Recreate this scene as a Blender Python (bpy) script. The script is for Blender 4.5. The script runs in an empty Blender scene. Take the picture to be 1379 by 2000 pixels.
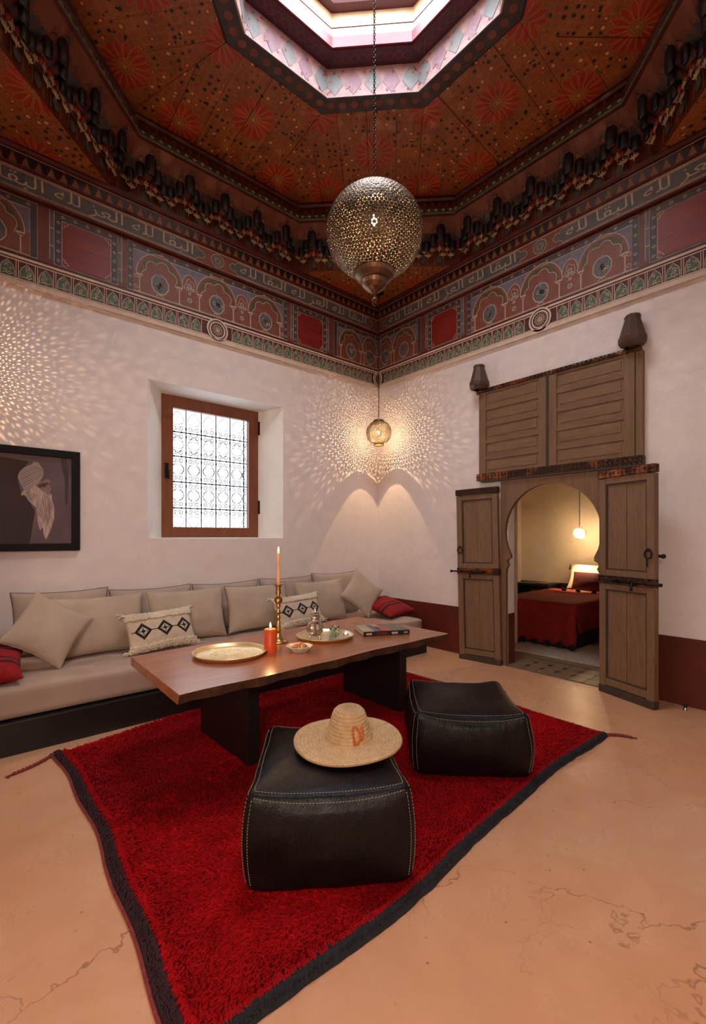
import bpy, bmesh, math, random
import numpy as np
from mathutils import Vector, Matrix, noise
random.seed(7); np.random.seed(7)
PI = math.pi
C = bpy.context.scene.collection
sc = bpy.context.scene
rad = math.radians

# ------------------------------------------------------------------ camera
HEAD = 49.2
CAM = Vector((-4.442, -4.621, 1.35))
cd = bpy.data.cameras.new('camera'); co = bpy.data.objects.new('camera', cd); C.objects.link(co)
cd.sensor_fit = 'HORIZONTAL'; cd.sensor_width = 36.0; cd.lens = 905.0/1379*36; cd.shift_y = 49.0/1379
cd.clip_start = 0.02; cd.clip_end = 100
co.location = CAM; co.rotation_euler = (rad(90), 0, rad(HEAD-90))
sc.camera = co
sc.view_settings.view_transform = 'Standard'; sc.view_settings.look = 'None'
sc.view_settings.gamma = 1; sc.view_settings.use_curve_mapping = False
sc.view_settings.exposure = 0.58
# ------------------------------------------------------------------ world: bright overcast sky
w = bpy.data.worlds.new('sky'); sc.world = w; w.use_nodes = True
bg = w.node_tree.nodes['Background']; bg.inputs[0].default_value = (0.86, 0.91, 1.0, 1); bg.inputs[1].default_value = 13.0

def area(name, loc, rot, size, power, col, portal=False, sy=None):
    l = bpy.data.lights.new(name, 'AREA'); o = bpy.data.objects.new(name, l); C.objects.link(o)
    l.size = size
    if sy: l.shape = 'RECTANGLE'; l.size_y = sy
    l.energy = power; l.color = col; o.location = loc; o.rotation_euler = rot
    if portal: l.cycles.is_portal = True
    return o
area('window_daylight', (-2.25, 0.40, 2.08), (rad(-90), 0, 0), 0.84, 1, (1, 1, 1), True, 1.24)
area('lantern_daylight', (-2.35, -2.35, 6.28), (0, 0, 0), 1.5, 1, (1, 1, 1), True)
# added fill light behind the camera
area('front_fill_light', (-5.6, -5.6, 2.45), (rad(58), 0, rad(-45)), 1.1, 66, (1.0, 0.82, 0.66))

# ------------------------------------------------------------------ helpers
def srgb(h):
    r = [int(h[i:i+2], 16)/255 for i in (0, 2, 4)]
    return tuple(x/12.92 if x <= .04045 else ((x+.055)/1.055)**2.4 for x in r)

class S:  # socket expression
    nt = None
    def __init__(s, k): s.k = k
    @staticmethod
    def op(o, *a, clamp=False):
        n = S.nt.nodes.new('ShaderNodeMath'); n.operation = o; n.use_clamp = clamp
        for i, x in enumerate(a):
            if isinstance(x, S): S.nt.links.new(x.k, n.inputs[i])
            else: n.inputs[i].default_value = float(x)
        return S(n.outputs[0])
    def __add__(s, o): return S.op('ADD', s, o)
    __radd__ = __add__
    def __sub__(s, o): return S.op('SUBTRACT', s, o)
    def __rsub__(s, o): return S.op('SUBTRACT', o, s)
    def __mul__(s, o): return S.op('MULTIPLY', s, o)
    __rmul__ = __mul__
    def __truediv__(s, o): return S.op('DIVIDE', s, o)
    def __lt__(s, o): return S.op('LESS_THAN', s, o)
    def __gt__(s, o): return S.op('GREATER_THAN', s, o)
def sfract(a): return S.op('FRACT', a)
def sabs(a): return S.op('ABSOLUTE', a)
def smin(a, b): return S.op('MINIMUM', a, b)
def smax(a, b): return S.op('MAXIMUM', a, b)
def sfloor(a): return S.op('FLOOR', a)

def cmix(f, a, b):
    n = S.nt.nodes.new('ShaderNodeMix'); n.data_type = 'RGBA'
    def put(sock, x):
        if isinstance(x, S): S.nt.links.new(x.k, sock)
        elif isinstance(x, tuple): sock.default_value = (*x[:3], 1)
        else: sock.default_value = x
    put(n.inputs[0], f); put(n.inputs[6], a); put(n.inputs[7], b)
    return S(n.outputs[2])
def texco(kind='Object'):
    n = S.nt.nodes.new('ShaderNodeTexCoord'); return S(n.outputs[kind])
def position():
    n = S.nt.nodes.new('ShaderNodeNewGeometry'); return S(n.outputs['Position'])
def sepxyz(v):
    n = S.nt.nodes.new('ShaderNodeSeparateXYZ'); S.nt.links.new(v.k, n.inputs[0]); return S(n.outputs[0]), S(n.outputs[1]), S(n.outputs[2])
def combine(x, y, z=0):
    n = S.nt.nodes.new('ShaderNodeCombineXYZ')
    for i, a in enumerate((x, y, z)):
        if isinstance(a, S): S.nt.links.new(a.k, n.inputs[i])
        else: n.inputs[i].default_value = a
    return S(n.outputs[0])
def noise_tex(v, scale, detail=3, rough=.5, dist=0, out=0):
    n = S.nt.nodes.new('ShaderNodeTexNoise'); n.inputs['Scale'].default_value = scale
    n.inputs['Detail'].default_value = detail; n.inputs['Roughness'].default_value = rough; n.inputs['Distortion'].default_value = dist
    if v: S.nt.links.new(v.k, n.inputs['Vector'])
    return S(n.outputs[out])
def voronoi(v, scale, feature='F1', rnd=1.0, out='Distance'):
    n = S.nt.nodes.new('ShaderNodeTexVoronoi'); n.feature = feature
    n.inputs['Scale'].default_value = scale; n.inputs['Randomness'].default_value = rnd
    if v: S.nt.links.new(v.k, n.inputs['Vector'])
    return S(n.outputs[out])
def ramp(f, *stops):
    n = S.nt.nodes.new('ShaderNodeValToRGB'); e = n.color_ramp.elements
    while len(e) < len(stops): e.new(0.5)
    for i, (p, c) in enumerate(stops):
        e[i].position = p; e[i].color = (*c[:3], 1) if isinstance(c, tuple) else (c, c, c, 1)
    S.nt.links.new(f.k, n.inputs[0]); return S(n.outputs[0])
def maprange(f, a, b, c=0, d=1):
    n = S.nt.nodes.new('ShaderNodeMapRange'); S.nt.links.new(f.k, n.inputs[0])
    for i, x in enumerate((a, b, c, d)): n.inputs[i+1].default_value = x
    return S(n.outputs[0])
def scalev(v, sx, sy, sz):
    n = S.nt.nodes.new('ShaderNodeMapping'); n.inputs['Scale'].default_value = (sx, sy, sz)
    S.nt.links.new(v.k, n.inputs[0]); return S(n.outputs[0])

MATS = {}
def mat(name, col=(.5, .5, .5), rough=.6, metal=0, fn=None, spec=.5, **kw):
    """fn() -> dict(color=, rough=, bump=(height, strength, dist))"""
    if name in MATS: return MATS[name]
    m = bpy.data.materials.new(name); m.use_nodes = True; nt = m.node_tree; S.nt = nt
    b = nt.nodes['Principled BSDF']
    if isinstance(col, str): col = srgb(col)
    b.inputs['Base Color'].default_value = (*col, 1); b.inputs['Roughness'].default_value = rough
    b.inputs['Metallic'].default_value = metal; b.inputs['Specular IOR Level'].default_value = spec
    for k, v in kw.items(): b.inputs[k.replace('_', ' ')].default_value = v
    if fn is None:
        def fn():
            n = noise_tex(texco(), 9, 4)
            k = maprange(n, .3, .7, .86, 1.1)
            mul = S.nt.nodes.new('ShaderNodeVectorMath'); mul.operation = 'SCALE'; mul.inputs[0].default_value = col
            S.nt.links.new(k.k, mul.inputs['Scale'])
            return dict(color=S(mul.outputs[0]))
    r = fn()
    if 'color' in r: nt.links.new(r['color'].k, b.inputs['Base Color'])
    if 'rough' in r: nt.links.new(r['rough'].k, b.inputs['Roughness'])
    if 'alpha' in r: nt.links.new(r['alpha'].k, b.inputs['Alpha'])
    if 'bump' in r:
        h, st, di = r['bump']; bn = nt.nodes.new('ShaderNodeBump'); bn.inputs['Strength'].default_value = st; bn.inputs['Distance'].default_value = di
        nt.links.new(h.k, bn.inputs['Height']); nt.links.new(bn.outputs[0], b.inputs['Normal'])
    MATS[name] = m; return m
def emis(name, col, strength):
    if name in MATS: return MATS[name]
    m = bpy.data.materials.new(name); m.use_nodes = True; b = m.node_tree.nodes['Principled BSDF']
    b.inputs['Base Color'].default_value = (*col, 1); b.inputs['Emission Color'].default_value = (*col, 1); b.inputs['Emission Strength'].default_value = strength
    MATS[name] = m; return m

class MB:
    def __init__(s): s.v = []; s.f = []; s.m = []; s.uv = []; s.sm = []; s.M = Matrix.Identity(4)
    def add(s, vs, fs, mi=0, smooth=False, uvs=None):
        o = len(s.v)
        for p in vs: s.v.append(tuple(s.M @ Vector(p)))
        for i, f in enumerate(fs):
            s.f.append(tuple(o+a for a in f)); s.m.append(mi); s.sm.append(smooth)
            s.uv.append([uvs[a] for a in f] if uvs else None)
        return s
    def box(s, x0, y0, z0, x1, y1, z1, mi=0):
        v = [(x0,y0,z0),(x1,y0,z0),(x1,y1,z0),(x0,y1,z0),(x0,y0,z1),(x1,y0,z1),(x1,y1,z1),(x0,y1,z1)]
        return s.add(v, [(3,2,1,0),(4,5,6,7),(0,1,5,4),(1,2,6,5),(2,3,7,6),(3,0,4,7)], mi)
    def lathe(s, prof, n=24, mi=0, c=(0,0,0), rfn=None, smooth=True, cap=False):
        vs = []; fs = []
        for j, (r, z) in enumerate(prof):
            for i in range(n):
                a = 2*PI*i/n; k = rfn(a, j, z) if rfn else 1
                vs.append((c[0]+r*k*math.cos(a), c[1]+r*k*math.sin(a), c[2]+z))
        for j in range(len(prof)-1):
            for i in range(n):
                i2 = (i+1) % n; fs.append((j*n+i, j*n+i2, (j+1)*n+i2, (j+1)*n+i))
        if cap: fs.append(tuple(range(n-1, -1, -1))); fs.append(tuple((len(prof)-1)*n+i for i in range(n)))
        return s.add(vs, fs, mi, smooth)
    def tube(s, pts, r, n=6, mi=0, closed=False, smooth=True, rs=None):
        P = [Vector(p) for p in pts]; L = len(P); vs = []; fs = []
        up = Vector((0, 0, 1)); prev = None
        for j in range(L):
            if closed: t = P[(j+1) % L]-P[(j-1) % L]
            else: t = P[min(j+1, L-1)]-P[max(j-1, 0)]
            t = t.normalized() if t.length > 1e-9 else Vector((0, 0, 1))
            if prev is None:
                a = up if abs(t.dot(up)) < .9 else Vector((1, 0, 0)); u = t.cross(a).normalized()
            else: u = (prev-t*prev.dot(t)); u = u.normalized() if u.length > 1e-6 else t.orthogonal().normalized()
            prev = u; v = t.cross(u); rr = rs[j] if rs else r
            for i in range(n):
                an = 2*PI*i/n; vs.append(tuple(P[j]+u*rr*math.cos(an)+v*rr*math.sin(an)))
        for j in range(L if closed else L-1):
            for i in range(n):
                i2 = (i+1) % n; j2 = (j+1) % L; fs.append((j*n+i, j*n+i2, j2*n+i2, j2*n+i))
        if not closed: fs.append(tuple(range(n-1, -1, -1))); fs.append(tuple((L-1)*n+i for i in range(n)))
        return s.add(vs, fs, mi, smooth)
    def prism(s, pts, a, b, axis='y', mi=0):
        """pts 2D; extruded from a to b along axis"""
        def P(p, t): return {'y': (p[0], t, p[1]), 'x': (t, p[0], p[1]), 'z': (p[0], p[1], t)}[axis]
        n = len(pts); vs = [P(p, a) for p in pts]+[P(p, b) for p in pts]
        fs = [tuple(range(n)), tuple(range(2*n-1, n-1, -1))]+[(i, i+n, (i+1) % n+n, (i+1) % n) for i in range(n)]
        return s.add(vs, fs, mi)
    # painted decals in the x-z plane at depth y
    def fill(s, pts, y, mi=0): return s.add([(p[0], y, p[1]) for p in pts], [tuple(range(len(pts)))], mi)
    def stroke(s, pts, wd, y, mi=0, closed=False):
        n = len(pts); vs = []; fs = []
        for i in range(n):
            a = pts[(i-1) % n] if (closed or i > 0) else pts[i]; b = pts[(i+1) % n] if (closed or i < n-1) else pts[i]
            dx, dz = b[0]-a[0], b[1]-a[1]; l = math.hypot(dx, dz) or 1; nx, nz = -dz/l*wd/2, dx/l*wd/2
            vs += [(pts[i][0]+nx, y, pts[i][1]+nz), (pts[i][0]-nx, y, pts[i][1]-nz)]
        for i in range(n if closed else n-1):
            j = (i+1) % n; fs.append((2*i, 2*i+1, 2*j+1, 2*j))
        return s.add(vs, fs, mi)
    def mesh(s, name, mats, recalc=True):
        me = bpy.data.meshes.new(name); me.from_pydata(s.v, [], s.f)
        for m in mats: me.materials.append(m)
        me.polygons.foreach_set('material_index', s.m); me.polygons.foreach_set('use_smooth', s.sm)
        if any(u for u in s.uv):
            ul = me.uv_layers.new(name='UVMap'); k = 0
            for p, u in zip(me.polygons, s.uv):
                for li in range(p.loop_total):
                    ul.data[p.loop_start+li].uv = u[li] if u else (0, 0)
        me.update()
        if recalc:
            bm = bmesh.new(); bm.from_mesh(me); bmesh.ops.recalc_face_normals(bm, faces=bm.faces); bm.to_mesh(me); bm.free()
        return me
    def build(s, name, mats, parent=None, recalc=True, **kw):
        if not isinstance(mats, (list, tuple)): mats = [mats]
        return obj(name, s.mesh(name, mats, recalc), parent, **kw)

def obj(name, me, parent=None, **kw):
    o = bpy.data.objects.new(name, me); C.objects.link(o)
    if parent: o.parent = parent
    for k, v in kw.items():
        if k == 'loc': o.location = v
        elif k == 'rot': o.rotation_euler = v
        elif k == 'bevel':
            md = o.modifiers.new('bevel', 'BEVEL'); md.width = v; md.segments = 2; md.limit_method = 'ANGLE'; md.angle_limit = rad(40)
        else: o[k] = v
    return o
def thing(name, label, cat, loc=(0, 0, 0), rot=(0, 0, 0), group=None):
    o = bpy.data.objects.new(name, None); C.objects.link(o); o.empty_display_size = .1
    o.location = loc; o.rotation_euler = rot; o['label'] = label; o['category'] = cat
    if group: o['group'] = group
    return o
def arc(cx, cz, r, a0, a1, n=12, rz=None):
    rz = rz or r
    return [(cx+r*math.cos(rad(a0+(a1-a0)*i/n)), cz+rz*math.sin(rad(a0+(a1-a0)*i/n))) for i in range(n+1)]

# ------------------------------------------------------------------ materials
def f_plaster(base, dark, warm):
    def fn():
        p = position()
        a = noise_tex(p, 1.1, 4, .6); b = noise_tex(p, 6, 5, .65)
        c = cmix(maprange(a, .35, .65), base, warm); c = cmix(maprange(b, .45, .75, 0, .55), c, dark)
        fine = noise_tex(p, 55, 3)
        return dict(color=c, bump=(a*1.5+b*.5+fine*.08, .35, .03))
    return fn
M_PLASTER = mat('plaster', rough=.62, fn=f_plaster((.82, .745, .74), (.74, .65, .63), (.83, .73, .69)))
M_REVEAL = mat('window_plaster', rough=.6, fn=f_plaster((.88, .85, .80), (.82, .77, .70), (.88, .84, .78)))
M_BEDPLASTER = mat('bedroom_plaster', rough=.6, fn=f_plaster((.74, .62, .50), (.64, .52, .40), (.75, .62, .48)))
M_WAINS = mat('oxblood_plaster', rough=.4, fn=lambda: dict(color=cmix(maprange(noise_tex(position(), 2.5, 4), .3, .7), srgb('56231a'), srgb('6a2c20')), bump=(noise_tex(position(), 8, 4), .15, .02)))
def f_floor():
    p = position()
    big = noise_tex(p, .55, 4, .6); mid = noise_tex(p, 3.2, 6, .65, .3)
    c = cmix(maprange(big, .38, .62), srgb('d09a74'), srgb('d3a483'))
    c = cmix(maprange(mid, .42, .72, 0, .55), c, srgb('c4875f'))
    # hairline cracks
    warp = noise_tex(p, 1.6, 5, .7, out=1)
    va = S.nt.nodes.new('ShaderNodeVectorMath'); va.operation = 'MULTIPLY_ADD'; S.nt.links.new(warp.k, va.inputs[0]); va.inputs[1].default_value = (.42, .42, .42); S.nt.links.new(p.k, va.inputs[2])
    e = voronoi(S(va.outputs[0]), .95, 'DISTANCE_TO_EDGE')
    patch = maprange(noise_tex(p, 1.3, 3), .47, .58)
    crack = (1-maprange(e, 0.0, .0042))*patch
    e2 = voronoi(S(va.outputs[0]), 3.1, 'DISTANCE_TO_EDGE')
    patch2 = maprange(noise_tex(p, 2.3, 2), .55, .63)
    crack2 = (1-maprange(e2, 0.0, .007))*patch2*.35
    ck = smax(crack, crack2)
    c = cmix(ck*.55, c, srgb('6a3c22'))
    # dark specks and scuffs
    sp = voronoi(p, 14); sp = (sp < .07)*(noise_tex(p, 3, 2) > .53)
    c = cmix(sp*.6, c, srgb('6b3d24'))
    sc_ = maprange(noise_tex(scalev(p, 1, 6, 1), 7, 6, .75), .62, .75, 0, .5)*maprange(noise_tex(p, 1.0, 2), .45, .6)
    c = cmix(sc_, c, srgb('8a5234'))
    return dict(color=c, rough=maprange(mid, .3, .7, .22, .42), bump=(big*.6+mid*.25-ck*.35, .25, .02))
M_FLOOR = mat('polished_floor', rough=.3, fn=f_floor, spec=.5)

def uvxy():
    x, y, z = sepxyz(texco('UV')); return x, y
def f_star(bright=1.0):
    def fn():
        u, v = uvxy(); PX, PY = 1.04, .86
        def grid(ou, ov):
            dx = (sfract((u-ou)/PX+.5)-.5)*PX; dy = (sfract((v-ov)/PY+.5)-.5)*PY
            return dx, dy, S.op('SQRT', dx*dx+dy*dy)
        x1, y1, r1 = grid(0, .60); x2, y2, r2 = grid(PX/2, .60-PY/2)
        pick = r1 < r2
        dx = x1*pick+x2*(1-pick); dy = y1*pick+y2*(1-pick); r = smin(r1, r2)
        ang = S.op('ARCTAN2', dy, dx)*(16/(2*PI))
        fa = sabs(sfract(ang)-.5)*2          # 0 centre of petal
        hw = r*(PI/16)                        # half pitch in metres
        across = fa*hw
        prof = smin((r-.055)*.5, smin((.215-r)*.5, .024))
        prof = smin(prof, hw*.74)
        petal = across < prof
        line = (sabs(across-prof) < .0035)*(r > .045)*(r < .225)
        olive = cmix(maprange(noise_tex(position(), 5, 3), .35, .65), srgb('96522a'), srgb('a45a2a'))
        red = cmix(maprange(noise_tex(position(), 14, 3), .3, .7), srgb('aa2a1c'), srgb('bc3822'))
        gold = srgb('c0934a')
        # interlace lines in the ground
        vec = combine(u, v)
        d2 = voronoi(vec, 17.0, 'DISTANCE_TO_EDGE', .45)
        cellr = sepxyz(voronoi(vec, 17.0, 'F1', .45, 'Color'))[0]
        f1 = voronoi(vec, 17.0, 'F1', .45)
        ground = cmix((d2 < .045)*.3, olive, gold)
        ground = cmix((f1 < .33)*.9, ground, cmix(cellr > .42, red, olive))
        dot = f1 < .25
        dotc = cmix(cellr > .42, srgb('e0b070'), srgb('222c20'))
        ground = cmix(dot, ground, dotc)
        g2 = voronoi(combine(u+.31, v+.17), 19.0, 'F1', .8)
        ground = cmix(((g2 < .22)*(sepxyz(voronoi(combine(u+.31, v+.17), 19.0, 'F1', .8, 'Color'))[1] > .45)), ground, srgb('28301f'))
        c = cmix(r < .208, ground, olive)
        rl = (sabs(r-.035) < .003)
        c = cmix(smax(line, rl)*.8, c, gold)
        c = cmix(petal, c, red)
        c = cmix((r < .018), c, srgb('c08a3a'))
        pos = position()
        wear = maprange(noise_tex(pos, 9, 5, .7), .45, .78, 0, .4)
        c = cmix(wear, c, srgb('5b2e16'))
        return dict(color=c, bump=(noise_tex(pos, 30, 3), .1, .01))
    return fn
M_STAR = mat('painted_star_boards', rough=.42, fn=f_star())
def f_dark(base, alt, sc_=12):
    def fn():
        p = position(); n = noise_tex(p, sc_, 5, .65)
        return dict(color=cmix(maprange(n, .35, .68), base, alt), bump=(n, .15, .01))
    return fn
M_FRIEZE = mat('frieze_ground', rough=.5, fn=f_dark(srgb('6e3c32'), srgb('80483c'), 10))
M_DKRED = mat('dark_red_moulding', rough=.45, fn=f_dark(srgb('4a1410'), srgb('5e1c15'), 10))
M_REDPANEL = mat('red_painted_panel', rough=.42, fn=lambda: dict(color=cmix(maprange(noise_tex(scalev(position(), 1, 1, 6), 3, 4), .35, .65), srgb('8e2a24'), srgb('7a2220')), bump=(noise_tex(scalev(position(), 1, 1, 9), 6, 4), .12, .01)))
M_BLUEGRN = mat('slate_paint', rough=.5, fn=f_dark(srgb('565a60'), srgb('6a6866'), 14))
M_SLATE = mat('dark_slate_paint', rough=.5, fn=f_dark(srgb('443c40'), srgb('51464a'), 14))
M_LAV = mat('lavender_paint', rough=.5, fn=f_dark(srgb('6c6678'), srgb('807888'), 14))
M_BUFF = mat('buff_line_paint', rough=.5, fn=f_dark(srgb('c2ad96'), srgb('d2c0aa'), 20))
M_OCHRE = mat('ochre_paint', rough=.5, fn=f_dark(srgb('86603e'), srgb('946c48'), 20))
M_OLIVE = mat('olive_paint', rough=.5, fn=f_dark(srgb('4f4a2e'), srgb('5c5636'), 20))
M_TERRA = mat('terracotta_paint', rough=.5, fn=f_dark(srgb('7c4638'), srgb('8c5444'), 16))
M_CREAM = mat('cream_relief', rough=.6, fn=f_dark(srgb('e2cdbb'), srgb('d6beaa'), 14))
M_GREEN = mat('green_relief', rough=.55, fn=f_dark(srgb('5c7256'), srgb('4a5846'), 40))
M_TRIMRED = mat('trim_red', rough=.55, fn=f_dark(srgb('5e2a22'), srgb('4c211c'), 40))
M_BLACKP = mat('night_blue_paint', rough=.38, fn=f_dark(srgb('15151b'), srgb('1f2029'), 14))
M_MUQ = mat('muqarnas_ground', rough=.5, fn=f_dark(srgb('54200f'), srgb('6a2c16'), 8))
M_MUQT = mat('muqarnas_upper_ground', rough=.5, fn=f_dark(srgb('6a3016'), srgb('7c3c1c'), 8))
M_BULB = mat('red_pendant_paint', rough=.35, fn=f_dark(srgb('97261c'), srgb('6e1a14'), 14))
M_PLUM = mat('plum_paint', rough=.4, fn=f_dark(srgb('5a2630'), srgb('46202a'), 14))
M_LRED = mat('lantern_red', rough=.35, fn=f_dark(srgb('8e2e38'), srgb('7c2630'), 8))
M_LWALL = mat('lantern_wall_paint', rough=.55, fn=f_dark(srgb('bd9c98'), srgb('95717c'), 14))
M_LUP = mat('lantern_plaster', rough=.55, fn=f_dark(srgb('e6d3ba'), srgb('d8bd9c'), 5))
M_LGRN = mat('lozenge_green', rough=.55, fn=f_dark(srgb('6f787c'), srgb('8a8a8a'), 20))
M_LPUR = mat('lozenge_purple', rough=.55, fn=f_dark(srgb('8a6478'), srgb('9c7a86'), 20))
def f_wood(a, b, c_, axis='z', sc_=1.0, bump=.25):
    def fn():
        p = texco('Object'); s_ = {'z': (9, 9, 1.0), 'x': (1.0, 9, 9), 'y': (9, 1.0, 9)}[axis]
        q = scalev(p, *[k*sc_ for k in s_])
        n = noise_tex(q, 2.2, 6, .65, .8); n2 = noise_tex(q, 9, 4, .6)
        cl = cmix(maprange(n, .32, .68), a, b); cl = cmix(maprange(n2, .5, .75, 0, .6), cl, c_)
        return dict(color=cl, bump=(n*.7+n2*.5, bump, .01))
    return fn
M_DOOR = mat('aged_brown_paint', rough=.55, fn=f_wood(srgb('75583f'), srgb('836549'), srgb('5c4430')))
M_DOORH = mat('aged_brown_paint_cross', rough=.55, fn=f_wood(srgb('75583f'), srgb('836549'), srgb('5c4430'), 'y'))
M_DOORD = mat('dark_weathered_wood', rough=.65, fn=f_wood(srgb('4a3a2e'), srgb('3c3328'), srgb('2a2018'), 'y'))
M_JAR = mat('carved_wood_finial', rough=.6, fn=f_wood(srgb('604236'), srgb('543a30'), srgb('402a24')))
M_COPPER = mat('embossed_copper', metal=.85, rough=.42, fn=lambda: (lambda v: dict(color=cmix(v, srgb('3a2a22'), cmix(maprange(noise_tex(texco(), 6, 3), .38, .52), srgb('96583a'), srgb('46352b'))), bump=(v, .8, .006)))(maprange(voronoi(texco(), 26, 'F1', .3), .1, .5)))
M_IRON = mat('dark_iron', (.03, .024, .02), .5, .8)
M_WIN = mat('window_brown_wood', rough=.38, fn=f_wood(srgb('7e4830'), srgb('8a5236'), srgb('6a3a24'), 'z', .6, .08))
M_BLACK = mat('black_lacquer', (.008, .007, .007), .42)
M_FRAME = mat('black_frame', (.008, .007, .008), .5, spec=.2)
M_TABLE = mat('walnut_top', rough=.26, fn=f_wood(srgb('98583a'), srgb('b07048'), srgb('6c3e28'), 'x', .55, .04))
M_BARK = mat('live_edge_bark', rough=.7, fn=f_dark(srgb('3a2216'), srgb('5e3a24'), 22))
def f_fabric(a, b, s_=260, bump=.3):
    def fn():
        p = texco('Object'); n = noise_tex(p, 5, 3); x, y, z = sepxyz(p)
        wv = S.op('SINE', x*s_*4)*S.op('SINE', z*s_*4)
        return dict(color=cmix(maprange(n, .3, .7), a, b), bump=(wv*.3+noise_tex(p, 14, 4)*1.2, bump, .004))
    return fn
M_LINEN = mat('beige_linen', rough=.9, fn=f_fabric(srgb('baa795'), srgb('af9c8a')), Sheen_Weight=.2)
M_LINEN2 = mat('greige_linen', rough=.9, fn=f_fabric(srgb('b5a194'), srgb('ab988b')), Sheen_Weight=.2)
M_PIPE = mat('grey_piping', (.12, .095, .09), .8)
M_MATT = mat('mattress_linen', rough=.9, fn=f_fabric(srgb('b0988a'), srgb('a58d7e')))
M_CREAMW = mat('cream_wool', rough=.95, fn=f_fabric(srgb('e2d4c0'), srgb('d2c2ac'), 120))
def f_redcloth():
    u, v = uvxy()
    st = smax(sabs(v-.30) < .035, smax(sabs(v-.42) < .02, sabs(v-.8) < .05))
    c = cmix(maprange(noise_tex(texco(), 30, 3), .3, .7), srgb('960e15'), srgb('7c0b11'))
    return dict(color=cmix(st*.9, c, srgb('26070a')), bump=(noise_tex(texco(), 160, 2), .5, .004))
M_REDCLOTH = mat('red_striped_wool', rough=.95, fn=f_redcloth)
def f_berber():
    u, v = uvxy(); q = 46.0
    X = sfloor(u*q*1.6)+.5; Z = sfloor(v*q*.9)+.5
    m = None
    for cu in (.20, .52, .84):
        ddx = sabs(X-math.floor(cu*q*1.6)-.5); ddz = sabs(Z-math.floor(.5*q*.9)-.5)
        d = ddx+ddz*1.0
        ring = (d < 9.5)*(d > 5.5); dot = (d < 2.5); plus = ((d > 2.5)*(d < 4.5)*(smin(ddx, ddz) < .5))*0.9
        k = smax(ring, smax(dot, plus)); m = k if m is None else smax(m, k)
    ln = (sabs(v-.5) < .012)*(u > .03)*(u < .97)
    inside = None
    for cu in (.20, .52, .84):
        d = sabs(X-math.floor(cu*q*1.6)-.5)+sabs(Z-math.floor(.5*q*.9)-.5); kk = d < 9.5; inside = kk if inside is None else smax(inside, kk)
    m = smax(m, ln*(1-inside))
    base = cmix(maprange(noise_tex(texco(), 20, 3), .3, .7), srgb('cdbba6'), srgb('bfab95'))
    return dict(color=cmix(m, base, srgb('17151a')), bump=(noise_tex(texco(), 120, 3), .5, .004))
M_BERBER = mat('berber_weave', rough=.95, fn=f_berber)
def f_leather():
    p = texco(); n = noise_tex(p, 5, 5, .6); g = voronoi(p, 130, 'F1'); wr = noise_tex(scalev(p, 2, 9, 2), 3, 5, .7, 1.2)
    c = cmix(maprange(n, .56, .74, 0, .7), srgb('0f0a0c'), srgb('241812'))
    return dict(color=c, rough=maprange(n, .3, .7, .34, .5), bump=(n*1.5+wr*.45+g*.12, .4, .014))
M_LEATHER = mat('dark_brown_leather', rough=.38, fn=f_leather, spec=.22)
M_THREAD = mat('pale_thread', (.34, .28, .22), .8)
def f_rug():
    p = position(); n = noise_tex(p, 9, 5, .7); m = noise_tex(p, 60, 2)
    c = cmix(maprange(n, .35, .65), srgb('960910'), srgb('b41017')); c = cmix(maprange(m, .45, .75, 0, .45), c, srgb('75060c'))
    return dict(color=c)
M_RUG = mat('red_wool_pile', rough=.95, fn=f_rug, spec=.1)
M_RUGB = mat('black_wool_edge', rough=.95, fn=f_dark(srgb('1a1a1e'), srgb('26232a'), 60))
M_RUGP = mat('plum_wool_edge', rough=.95, fn=f_dark(srgb('3a1a20'), srgb('2a1218'), 80))
M_RUGC = mat('red_wool_cord', rough=.95, fn=f_dark(srgb('8a3a36'), srgb('6e2426'), 60))
def f_straw():
    p = texco(); u, v = uvxy()
    z = S.op('SINE', u*2*PI*110+S.op('SINE', v*2*PI)*2.2)
    n = noise_tex(p, 40, 4)
    c = cmix(maprange(n, .35, .65), srgb('d6b283'), srgb('e6c79c')); c = cmix(maprange(z, -1, -.2, .45, 0), c, srgb('96693f')); gv = sabs(sfract(v+.5)-.5)*2; c = cmix(maprange(gv, .72, 1.0, 0, .0), c, srgb('96693f')); gr_ = sabs(sfract(v)-.5)*2; c = cmix(maprange(gr_, .70, 1.0, 0, .75), c, srgb('8a6038'))  # groove shade put into the straw colour so the plait rows read stronger
    return dict(color=c, bump=(z, .6, .003))
M_STRAW = mat('plaited_straw', rough=.8, fn=f_straw)
M_ORANGEP = mat('orange_stitching', (.52, .12, .02), .8)
def f_brass(a, b, r0=.18, r1=.35):
    return lambda: (lambda n: dict(color=cmix(maprange(n, .35, .65), a, b), rough=maprange(n, .3, .7, r0, r1), bump=(voronoi(texco(), 70, 'F1'), .12, .003)))(noise_tex(texco(), 12, 4))
M_BRASS = mat('polished_brass', metal=.85, fn=f_brass((.90, .70, .38), (.84, .62, .30), .34, .46))
M_BRASS2 = mat('aged_brass', metal=1, fn=f_brass((.52, .33, .13), (.36, .21, .08), .25, .4))
M_BRONZE = mat('bronze_lamp_metal', metal=1, fn=f_brass((.26, .16, .10), (.18, .11, .07), .28, .42))
M_LAMPSH = mat('pierced_lamp_metal', metal=.9, fn=f_brass((.16, .115, .08), (.09, .068, .05), .35, .5))
M_SILVER = mat('silver_plate', metal=1, fn=f_brass((.74, .70, .64), (.58, .54, .48), .14, .3))
M_TRAYG = mat('engraved_tray', metal=1, fn=f_brass((.86, .74, .52), (.76, .64, .42), .34, .46))
M_CHAIN = mat('lamp_chain_metal', (.06, .05, .045), .45, .9)
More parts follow.
